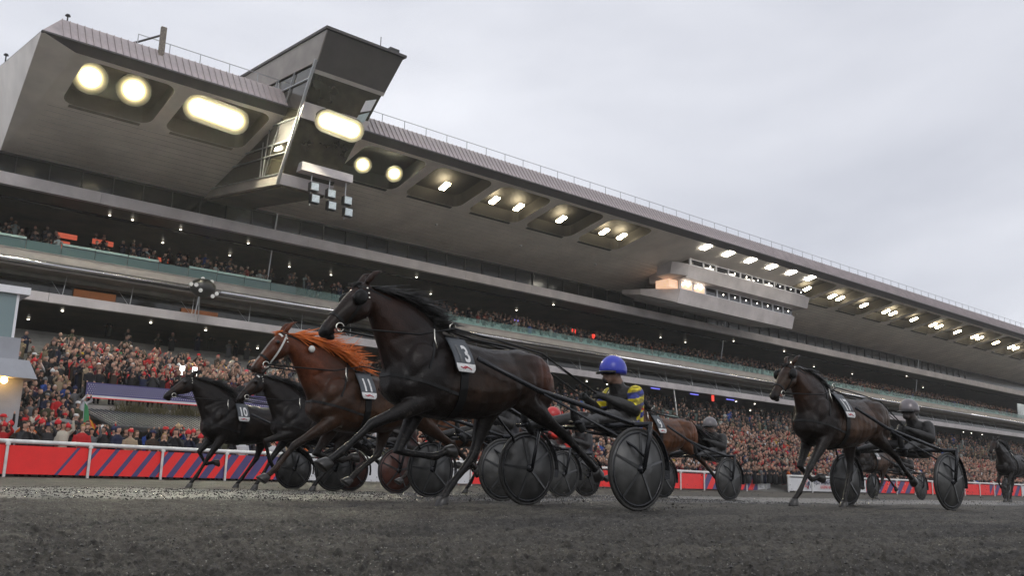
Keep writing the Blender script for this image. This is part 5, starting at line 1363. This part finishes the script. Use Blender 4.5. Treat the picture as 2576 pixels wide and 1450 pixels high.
rig(32.6, 12.3, 1.6, dict(pose=PA, voxel=.02, coat=COD, hoof=[None, 'fold', 'fold', None], label='last dark trotter entering at the right edge of the picture'),
    'last sulky cut by the right edge of the picture', ('person in black jacket and grey helmet on the last sulky at right', (.02, .02, .02), GREY, None, .022, .9))
# ================================================================== crowd
def person_material():
    m, nt, b = nodes_of('spectator'); N, L = nt.nodes, nt.links
    at = N.new('ShaderNodeAttribute'); at.attribute_name = 'mask'
    sp = N.new('ShaderNodeSeparateColor'); L.new(at.outputs['Color'], sp.inputs[0])
    oi = N.new('ShaderNodeObjectInfo')
    rp = N.new('ShaderNodeValToRGB'); rp.color_ramp.interpolation = 'CONSTANT'; e = rp.color_ramp.elements
    e[0].position, e[0].color = 0, (.012, .009, .007, 1); e[1].position, e[1].color = .35, (.05, .026, .013, 1)
    for p, c in ((.6, (.10, .06, .03, 1)), (.75, (.22, .20, .18, 1)), (.86, (.30, .19, .08, 1)), (.94, (.02, .015, .012, 1))):
        q = e.new(p); q.color = c
    L.new(oi.outputs['Random'], rp.inputs['Fac'])
    sk = N.new('ShaderNodeValToRGB'); e = sk.color_ramp.elements
    e[0].color = (.40, .22, .155, 1); e[1].color = (.58, .36, .27, 1); L.new(oi.outputs['Random'], sk.inputs['Fac'])
    def mix(f, a, bb):
        x = N.new('ShaderNodeMix'); x.data_type = 'RGBA'; L.new(f, x.inputs['Factor'])
        if isinstance(a, tuple): x.inputs['A'].default_value = a
        else: L.new(a, x.inputs['A'])
        L.new(bb, x.inputs['B']); return x.outputs['Result']
    c = mix(sp.outputs['Red'], (.012, .012, .016, 1), oi.outputs['Color']); c = mix(sp.outputs['Green'], c, sk.outputs['Color']); c = mix(sp.outputs['Blue'], c, rp.outputs['Color'])
    L.new(c, b.inputs['Base Color']); b.inputs['Roughness'].default_value = .75; b.inputs['Specular IOR Level'].default_value = .3
    return m
MT['spectator'] = person_material()
MT['hat'] = mat('spectator_hat', (0, 0, 0), .8, attr='OBJECT', var=.1)
def spectator_mesh(pose, seed, hood=False, long_hair=False):
    rr = random.Random(seed); mb = MB(); w = rr.uniform(.92, 1.1)
    def ell(c, a, b, k=12): return [(c[0] + a * math.cos(2 * math.pi * j / k), c[1] + b * math.sin(2 * math.pi * j / k), c[2]) for j in range(k)]
    mb.loft([ell((0, 0, .80), .13 * w, .19 * w), ell((0, 0, 1.0), .13 * w, .185 * w), ell((0, 0, 1.2), .135 * w, .20 * w), ell((0, 0, 1.36), .12 * w, .215 * w), ell((.0, 0, 1.45), .085, .15), ell((.01, 0, 1.50), .06, .07)])
    mb.tube([(0, 0, 1.46), (.02, 0, 1.60)], .055, 8)
    mb.sphere((.02, 0, 1.655), (.098, .08, .118), 12, 8); mb.sphere((.112, 0, 1.645), (.02, .016, .024), 6, 4)
    if hood: mb.sphere((-.02, 0, 1.65), (.115, .112, .145), 12, 8)
    else: mb.sphere((-.012, 0, 1.69), (.098, .09, .105), 12, 8)
    if long_hair:
        for y in (-1, 1): mb.tube([(-.02, y * .06, 1.70), (-.03, y * .085, 1.58), (.0, y * .09, 1.44)], [.05, .045, .03], 8)
    for y in (-1, 1):
        s = (0, y * .20 * w, 1.40)
        up_ = pose in ('phone', 'camera') or (pose == 'one' and y > 0)
        if pose == 'camera': e, h = (.16, y * .30, 1.36), (.22, y * .06, 1.62)
        elif up_: e, h = (.18, y * .27, 1.52), (.26, y * (.10 if pose == 'phone' else .2), 1.88 if pose == 'one' else 1.78)
        elif pose == 'mouth': e, h = (.14, y * .27, 1.16), (.16, y * .05, 1.50)
        else: e, h = (.04, y * .27, 1.12), (.20, y * .16, 1.02)
        mb.tube([s, e], [.072, .058], 8); mb.sphere(e, (.06, .06, .06), 8, 6); mb.tube([e, tuple(Vector(e).lerp(Vector(h), .85))], [.056, .042], 8)
        mb.sphere(h, (.045, .035, .05), 8, 6)
    for y in (-1, 1): mb.tube([(0, y * .09, .86), (.02, y * .10, .48), (0, y * .10, .05)], [.10, .075, .055], 8); mb.sphere((.05, y * .10, .05), (.13, .05, .05), 8, 6)
    me = fuse(mb, .03, 2); v = verts_of(me); x, y, z = v.T
    k = np.zeros((len(v), 3), np.float32); k[:, 0] = z > .70
    head = (z > 1.53) & (np.abs(y) < .16) & (x > -.2)
    face = (z > 1.545) & (np.abs(y) < .085) & (x > .045) & (z < 1.70)
    neck = (z > 1.49) & (np.abs(y) < .075) & (x > -.08) & (z < 1.56)
    hd = np.zeros(len(v), bool)
    for yy in (-1, 1):
        if pose == 'camera': h = (.22, yy * .06, 1.62)
        elif pose == 'phone' or (pose == 'one' and yy > 0): h = (.26, yy * (.10 if pose == 'phone' else .2), 1.88 if pose == 'one' else 1.78)
        elif pose == 'mouth': h = (.16, yy * .05, 1.50)
        else: h = (.20, yy * .16, 1.02)
        hd |= np.linalg.norm(v - np.array(h), axis=1) < .065
    hairy = head & ~face & (z > 1.55)
    if long_hair: hairy |= (z > 1.42) & (np.abs(y) > .055) & (np.abs(y) < .13) & (x > -.08) & (x < .05) & (z < 1.6)
    if not hood: k[hairy] = (0, 0, 1)
    k[neck] = (0, 1, 0); k[face] = (0, 1, 0); k[hd] = (0, 1, 0)
    set_col(me, 'mask', k); me.materials.append(MT['spectator']); return me
POSES = ['down', 'phone', 'one', 'mouth', 'camera']
VAR = []
for i, (p, hood, lh) in enumerate([('down', 0, 0), ('down', 0, 1), ('down', 1, 0), ('phone', 0, 0), ('phone', 0, 1), ('one', 0, 0), ('mouth', 0, 1), ('mouth', 0, 0), ('camera', 0, 0), ('down', 0, 0)]):
    VAR.append((spectator_mesh(p, i, hood, lh), p, hood, lh))
def hat_mesh(kind):
    k = MB()
    if kind == 'cap':
        k.loft([[((-.01 + r * math.cos(2 * math.pi * j / 12)), r * .92 * math.sin(2 * math.pi * j / 12), z) for j in range(12)] for r, z in ((.118, 1.70), (.118, 1.74), (.10, 1.79), (.05, 1.815))])
        k.hexa([(.09, -.07, 1.70), (.20, -.05, 1.685), (.20, .05, 1.685), (.09, .07, 1.70), (.09, -.07, 1.715), (.20, -.05, 1.70), (.20, .05, 1.70), (.09, .07, 1.715)])
    elif kind == 'beanie':
        k.loft([[((-.01 + r * math.cos(2 * math.pi * j / 12)), r * .92 * math.sin(2 * math.pi * j / 12), z) for j in range(12)] for r, z in ((.122, 1.68), (.126, 1.72), (.112, 1.79), (.065, 1.84), (.03, 1.85))]); k.sphere((-.01, 0, 1.865), (.035, .035, .035), 6, 4)
    else:
        k.loft([[((-.01 + r * math.cos(2 * math.pi * j / 14)), r * .95 * math.sin(2 * math.pi * j / 14), z) for j in range(14)] for r, z in ((.20, 1.715), (.21, 1.72), (.122, 1.73), (.115, 1.80), (.10, 1.83))])
    return k.mesh('hat', MT['hat'], True)
HATS = {k: hat_mesh(k) for k in ('cap', 'beanie', 'brimmed hat')}
COATS = [('black', (.010, .010, .012), 34), ('charcoal', (.028, .028, .03), 16), ('navy', (.012, .016, .04), 13), ('dark brown', (.035, .022, .014), 9), ('olive', (.035, .036, .018), 5), ('grey', (.10, .10, .105), 6),
         ('beige', (.30, .23, .15), 5), ('cream', (.5, .46, .38), 3), ('red', (.48, .018, .02), 9), ('white', (.58, .58, .6), 3), ('burgundy', (.12, .012, .02), 4), ('blue', (.03, .07, .28), 3), ('green', (.02, .10, .045), 2), ('yellow', (.55, .36, .03), 1), ('orange', (.5, .11, .015), 1)]
HATC = [('red', (.52, .012, .018), 11), ('black', (.012, .012, .012), 5), ('white', (.6, .6, .6), 3), ('grey', (.15, .15, .15), 3), ('beige', (.36, .26, .15), 2), ('navy', (.015, .02, .07), 3), ('green', (.03, .14, .05), 1), ('pink', (.6, .06, .14), 1), ('yellow', (.6, .38, .03), 1)]
def pick(rr, L):
    t = rr.uniform(0, sum(c[2] for c in L))
    for c in L:
        t -= c[2]
        if t <= 0: return c
    return L[0]
POSETXT = {'down': 'standing', 'phone': 'filming overhead', 'one': 'raising one arm', 'mouth': 'hands at mouth', 'camera': 'hands at eyes'}
prr = random.Random(99); npeople = 0; seen_labels = {}
LM = lambda x: 'below kiosk' if x < 8.6 else 'left of flag' if x < 10.6 else 'right of flag' if x < 13.0 else 'before ribbed roof' if x < 16.5 else 'by leftmost horse'
def put_person(x, y, z, where, hatp, prefer=None, size=1.0):
    global npeople
    me, pose, hood, lh = VAR[prr.randrange(len(VAR))] if prefer is None else VAR[prefer]
    c = pick(prr, COATS)
    hat = None
    if not hood and prr.random() < hatp: hat = (prr.choices(['cap', 'beanie', 'brimmed hat'], [5, 4, 1])[0], pick(prr, HATC))
    lab = 'person in %s %s' % (c[0], 'hooded coat' if hood else 'coat')
    if hat: lab += ' and %s %s' % (hat[1][0], hat[0])
    elif lh: lab += ' with long hair'
    lab += ' %s %s' % (POSETXT[pose], where); seen_labels.setdefault(lab, [])
    o = bpy.data.objects.new('person', me); link(o); seen_labels[lab].append(o); tag(o, lab, 'spectator', 'spectators in the crowd on the left')
    o.location = (x, y, z); s = size * prr.uniform(.90, 1.02); o.scale = (s, s, s)
    o.rotation_euler = (0, 0, R(-90 + prr.gauss(6, 22))); v = prr.uniform(.8, 1.25); o.color = (c[1][0] * v, c[1][1] * v, c[1][2] * v, 1)
    if hat:
        h = bpy.data.objects.new('hat', HATS[hat[0]]); link(h, o); h.color = (*hat[1][1], 1)
    npeople += 1
fs_ = MB(); fx = np.linspace(2.0, 23.0, 22); fy = np.interp(fx, [-4, 6.6, 18.2, 28], [34.3, 34.8, 37.2, 38.6])
for i in range(21):
    for (o0, o1, h) in ((.85, 1.45, .15), (1.45, 2.25, .30)):
        fs_.hexa([(fx[i], fy[i] + o0, 0), (fx[i + 1], fy[i + 1] + o0, 0), (fx[i + 1], fy[i + 1] + o1, 0), (fx[i], fy[i] + o1, 0), (fx[i], fy[i] + o0, h), (fx[i + 1], fy[i + 1] + o0, h), (fx[i + 1], fy[i + 1] + o1, h), (fx[i], fy[i] + o1, h)])
tag(fs_.build('viewing_steps', MT['step']), kind='structure')
# front rows at the rail
for row, (yo, step, hp_) in enumerate(((.55, .50, .45), (1.15, .52, .5), (1.8, .62, .4))):
    x = 3.2 + row * .21
    while x < 21.5:
        yf = float(np.interp(x, [-4, 6.6, 18.2, 28], [34.3, 34.8, 37.2, 38.6])) + yo
        if prr.random() < .95: put_person(x + prr.gauss(0, .07), yf + prr.gauss(0, .06), (.01, .16, .31)[row], ('at rail ' if row == 0 else 'second row ' if row == 1 else 'third row ') + LM(x), hp_, size=1.10 if row == 0 else 1.06)
        x += step
# slope at the left, between kiosk and terrace
for y in np.arange(40.2, 49.0, .95):
    x = 9.1 if y < 44.6 else 8.4
    xe = 12.0 if y < 44.8 else 12.3
    while x < xe:
        if prr.random() < .9:
            xx = x + prr.gauss(0, .12)
            put_person(xx, y + prr.gauss(0, .15), float(apron_z(xx, y)), 'on slope %s' % ('above rail rows' if y < 42.5 else 'beside ribbed roof' if y < 45 else 'level with terrace' if y < 47 else 'behind kiosk'), .35)
        x += .56
# terrace
for i, y in enumerate(np.arange(45.3, 52.4, .92)):
    x = 12.3 + (i % 2) * .25
    while x < 24.8:
        dens = .97 if i == 0 else (.9 if x < 12.5 + (8 - i) * 1.9 else .30)
        if npeople < 298 and prr.random() < dens:
            put_person(x + prr.gauss(0, .1), y + prr.gauss(0, .12), float(apron_z(x, y)), ('behind star banner ' if i == 0 else 'terrace row %s ' % ('two' if i == 1 else 'three' if i == 2 else 'four' if i == 3 else 'five') if i < 5 else 'terrace back ') + ('left end' if x < 15.5 else 'middle' if x < 19 else 'right end'), .22)
        x += .62
for lab, os_ in seen_labels.items():      # look-alikes in one place: tell them apart by their order
    if len(os_) > 1:
        os_.sort(key=lambda o: o.location.x)
        for j, o in enumerate(os_): o['label'] = lab + ', ' + ('leftmost' if j == 0 else 'rightmost' if j == len(os_) - 1 else ('second', 'third', 'fourth', 'fifth')[min(j - 1, 3)] + ' from left')
print('people', npeople)

# --- the rest of the crowd, too many and too small to tell apart
ICO_V = None
def mass(name, label, pts, coats, bright=1.0, armsup=False):
    """pts: array x,y,z ; joined low figures with colour per vertex"""
    t = MB(); k = 6
    def ell(z, a, b, x=0): return [(x + a * math.cos(2 * math.pi * j / k), b * math.sin(2 * math.pi * j / k), z) for j in range(k)]
    t.loft([ell(.55, .15, .2), ell(1.0, .15, .2), ell(1.36, .13, .225), ell(1.5, .05, .07)])
    nb = len(t.v); t.sphere((.02, 0, 1.63), (.115, .10, .14), 7, 5); nh = len(t.v)
    e_, h_ = ((.16, .27, 1.5), (.24, .12, 1.8)) if armsup else ((.12, .26, 1.15), (.2, .1, 1.28))
    for q in (1, -1): t.tube([(.0, q * .22, 1.38), (e_[0], q * e_[1], e_[2]), (h_[0], q * h_[1], h_[2])], [.06, .055, .045], 4)
    base = np.array(t.v, np.float32); n = len(base); F = t.f
    N = len(pts); rs = np.random.RandomState(len(pts))
    ang = R(-90) + rs.normal(0, .35, N); sc = rs.uniform(.92, 1.06, N)
    ca, sa = np.cos(ang) * sc, np.sin(ang) * sc
    V = np.empty((N, n, 3), np.float32)
    V[:, :, 0] = base[None, :, 0] * ca[:, None] - base[None, :, 1] * sa[:, None] + pts[:, 0, None]
    V[:, :, 1] = base[None, :, 0] * sa[:, None] + base[None, :, 1] * ca[:, None] + pts[:, 1, None]
    V[:, :, 2] = base[None, :, 2] * sc[:, None] + pts[:, 2, None]
    cw = np.array([c[2] for c in coats], float); ci = rs.choice(len(coats), N, p=cw / cw.sum()); cc = np.array([c[1] for c in coats], np.float32)[ci] * rs.uniform(.7, 1.4, (N, 1))
    hair = np.array([(.012, .009, .007), (.04, .022, .012), (.10, .06, .03), (.2, .18, .16), (.5, .015, .02), (.5, .5, .5), (.02, .02, .05)], np.float32)[rs.choice(7, N, p=[.36, .24, .12, .08, .08, .06, .06])]
    skin = np.array((.50, .30, .22), np.float32) * rs.uniform(.5, 1.15, (N, 1))
    C = np.empty((N, n, 3), np.float32); C[:] = cc[:, None, :]
    hv = base[:, 2]; isface = (np.arange(n) >= nb) & (np.arange(n) < nh) & (hv < 1.72) & (base[:, 0] > -.01); ishair = (np.arange(n) >= nb) & (np.arange(n) < nh) & ~isface
    C[:, isface] = skin[:, None, :]; C[:, ishair] = hair[:, None, :]
    C[:, [nh + 8, nh + 9, nh + 10, nh + 11, n - 1, n - 2, n - 3, n - 4]] = skin[:, None, :]
    me = bpy.data.meshes.new(name)
    lens = np.array([len(f) for f in F]); flat = np.concatenate([np.array(f) for f in F])
    nl, nf = len(flat), len(F)
    me.vertices.add(N * n); me.vertices.foreach_set('co', V.ravel())
    me.loops.add(N * nl); me.loops.foreach_set('vertex_index', (flat[None, :] + (np.arange(N) * n)[:, None]).ravel().astype(np.int32))
    me.polygons.add(N * nf); st_ = np.concatenate([[0], np.cumsum(lens)[:-1]])
    me.polygons.foreach_set('loop_start', (st_[None, :] + (np.arange(N) * nl)[:, None]).ravel().astype(np.int32))
    me.update(calc_edges=True); me.validate()
    set_col(me, 'cloth', C.reshape(-1, 3) * bright); me.materials.append(MT['crowd'])
    me.polygons.foreach_set('use_smooth', [True] * len(me.polygons))
    o = link(bpy.data.objects.new(name, me)); return tag(o, label, 'crowd', kind='stuff')
MT['crowd'] = mat('crowd_cloth', (0, 0, 0), .75, attr='cloth', var=.12, vscale=6, spec=.3)
CROWD = [(n, tuple(.75 * q for q in c), w * (2.1 if n in ('red', 'burgundy', 'white', 'cream', 'grey') else 1)) for n, c, w in COATS]
rs = np.random.RandomState(2)
P = []
for y in np.arange(40.0, 51.2, .72):
    for x in np.arange(26.0, 150.0, .50 if y < 46 else .56):
        if rs.rand() < .93:
            xx = x + rs.normal(0, .12); yy = y + rs.normal(0, .12); P.append((xx, yy, float(apron_z(xx, yy))))
for x in np.arange(26, 150, .5):
    P.append((x + rs.normal(0, .1), 39.6 + (1.2 if 58 < x < 62 else .4) + rs.normal(0, .1), 0.0))
    P.append((x + rs.normal(0, .1), 40.1 + (1.2 if 58 < x < 62 else .6) + rs.normal(0, .1), 0.1))
for y in np.arange(40.6, 48.8, .75):        # gaps of the left slope and terrace, behind the single figures
    for x in np.arange(9.3 if y < 44.6 else 8.5, 12.2, .5):
        if rs.rand() < .75: xx = x + rs.normal(0, .12); P.append((xx, y + .45 + rs.normal(0, .1), float(apron_z(xx, y))))
for i, y in enumerate(np.arange(45.75, 53, .62)):
    for x in np.arange(12.3, 25.4, .5):
        if rs.rand() < (.75 if x < 13 + (12 - i) * 1.3 else .22): P.append((x + rs.normal(0, .12), y + rs.normal(0, .1), float(apron_z(x, y))))
P = np.array(P, np.float32); up_ = rs.rand(len(P)) < .22
mass('crowd', 'dense crowd of spectators packed on the apron and terrace behind the rails', P[~up_], CROWD, .95)
mass('crowd_raised_arms', 'spectators with raised arms dotted through the packed crowd', P[up_], CROWD, .95, True)
P = []
for i in range(12):      # tier two, thin towards the left, seated further right
    y, z = 61.2 + 1.05 * i, 13.0 + .333 * (i + 1) - KX * 0
    for x in np.arange(9, 170, .75):
        pr_ = (.6 if i < 2 else .15) if x < 38 else (.62 if i < 4 else .6 if i < 8 else .45)
        if rs.rand() < pr_: xx = x + rs.normal(0, .15); P.append((xx, y + .5, z - KX * xx - (0 if x < 38 else .30)))
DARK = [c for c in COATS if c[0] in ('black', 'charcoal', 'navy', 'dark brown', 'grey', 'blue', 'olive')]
mass('tier_spectators', 'dim rows of spectators on the upper viewing tier behind the glass balustrade', np.array(P, np.float32), DARK + [('white', (.3, .36, .35), 8), ('red', (.2, .02, .02), 4)], .6)  # coat and skin colours darkened to paint the shade of the tier
P = []
for i in range(13):
    y, z = 52.6 + .877 * i, 4.6 + .338 * (i + 1)
    for x in np.arange(12, 165, .7):
        pr_ = (.5 if i < 4 else .16) if x < 36 else (.55 if i < 6 else .4)
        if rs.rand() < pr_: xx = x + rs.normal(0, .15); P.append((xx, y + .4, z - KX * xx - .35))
mass('stand_spectators', 'dim spectators in the shaded lower stand seats under the lowest fascia', np.array(P, np.float32), DARK + [('beige', (.25, .2, .12), 6), ('white', (.4, .42, .4), 3)], .7)  # figures coloured darker, shade under the fascia painted in

# ---------------------------------------------------------------- flags above the left crowd
def flag(label, loc, h, w, hh, cols, tilt, name='flag'):
    t = thing(name, label, 'flag', loc)
    k = MB(); k.tube([(0, 0, -1.2), (tilt, 0, h)], .012, 6); k.build('pole', MT['steel'], t)
    for i, (u0, u1, v0, v1, m) in enumerate(cols):
        k = MB(); n = 8; g = []
        for o in (0, .006):
            for a in range(n + 1):
                for b in range(5):
                    u, v = u0 + (u1 - u0) * a / n, v0 + (v1 - v0) * b / 4
                    g.append((tilt * (1 - v * .6) + u * w * (.4 + .6 * v), .06 * math.sin(u * 9 + v * 3) + o - .02, h - v * hh - u * .32 * hh * (1 - v)))
        q = (n + 1) * 5; fs = []
        for a in range(n):
            for b in range(4):
                j = a * 5 + b; fs += [(j, j + 1, j + 6, j + 5), (q + j, q + j + 5, q + j + 6, q + j + 1)]
        k.add(g, fs); k.build('flag_cloth', m, t, True)
    return t
FG = mat('green_flag', (.05, .26, .10), .6); FR = mat('red_flag', (.6, .06, .03), .6); FY = mat('yellow_flag', (.72, .36, .03), .6); FT = mat('teal_flag', (.03, .22, .16), .6)
sx = [(0, .55, 0, .62, FG)]
for i in range(7): sx.append((i / 7, (i + 1) / 7, .62, 1.0, FR if i % 2 == 0 else FY))
for i in range(3): sx.append((.55 + i * .15, .70 + i * .15, .30 + .1 * i, .62, FY if i % 2 else FR))
flag('green flag over red and yellow stripes drooping from a pole in the left crowd', (10.35, 37.6, 1.75), 1.15, .62, 1.3, sx, -.12)
flag('small teal pennant waved over the crowd under the ribbed roof', (16.1, 37.9, 1.6), .62, .5, .22, [(0, 1, 0, 1, FT)], -.2)
flag('small green flag with yellow patch held beside the leftmost horse', (17.7, 38.2, 1.45), .55, .5, .4, [(0, .6, 0, 1, FG), (.6, 1, 0, 1, FY)], -.05)
for (x, y, z, c, d) in ((49.0, 42.2, 1.4, FR, 'red flag among the crowd left of number 17'), (64.5, 41.2, 1.0, FR, 'large red flag seen between the legs of number 17'), (53.0, 44.5, 2.1, FR, 'small red pennant high in the crowd left of number 17')):
    flag(d, (x, y, z), 1.3, .7, .6, [(0, 1, 0, 1, c)], -.05)
# umbrellas
for (x, y, z, c, d) in ((9.6, 37.7, 1.95, (.10, .10, .11), 'grey umbrella opened in the left crowd beside the striped flag'), (70.0, 41.6, 1.9, (.09, .09, .12), 'dark umbrella opened over the crowd behind number 17')):
    t = thing('umbrella', d, 'umbrella', (x, y, z)); k = MB()
    rg = [[(r_ * math.cos(2 * math.pi * j / 16), r_ * math.sin(2 * math.pi * j / 16), zz - (.03 * (j % 2) if r_ > .4 else 0)) for j in range(16)] for r_, zz in ((.55, 0), (.42, .12), (.22, .2), (.02, .24))]
    k.loft(rg); k.build('canopy', mat('umbrella_%d' % int(x), c, .6), t, True)
    k = MB(); k.tube([(0, 0, -.6), (0, 0, .28)], .012, 6); k.build('handle', MT['black'], t)

# ================================================================== rain haze in the air
k = MB(); k.box(-650, 650, -650, 650, -1.2, 33.0)
hm = bpy.data.materials.new('haze'); hm.use_nodes = True; hn = hm.node_tree; hn.nodes.clear()
ho = hn.nodes.new('ShaderNodeOutputMaterial'); hv = hn.nodes.new('ShaderNodeVolumePrincipled')
hv.inputs['Color'].default_value = (.93, .93, .92, 1); hv.inputs['Density'].default_value = 0.0005; hv.inputs['Anisotropy'].default_value = 0.3
hn.links.new(hv.outputs['Volume'], ho.inputs['Volume'])
haze = k.build('haze', hm); tag(haze, kind='stuff')
for o in bpy.data.objects:
    l = o.get('label')
    if l and not 4 <= len(l.split()) <= 16: print('LONG', len(l.split()), l)
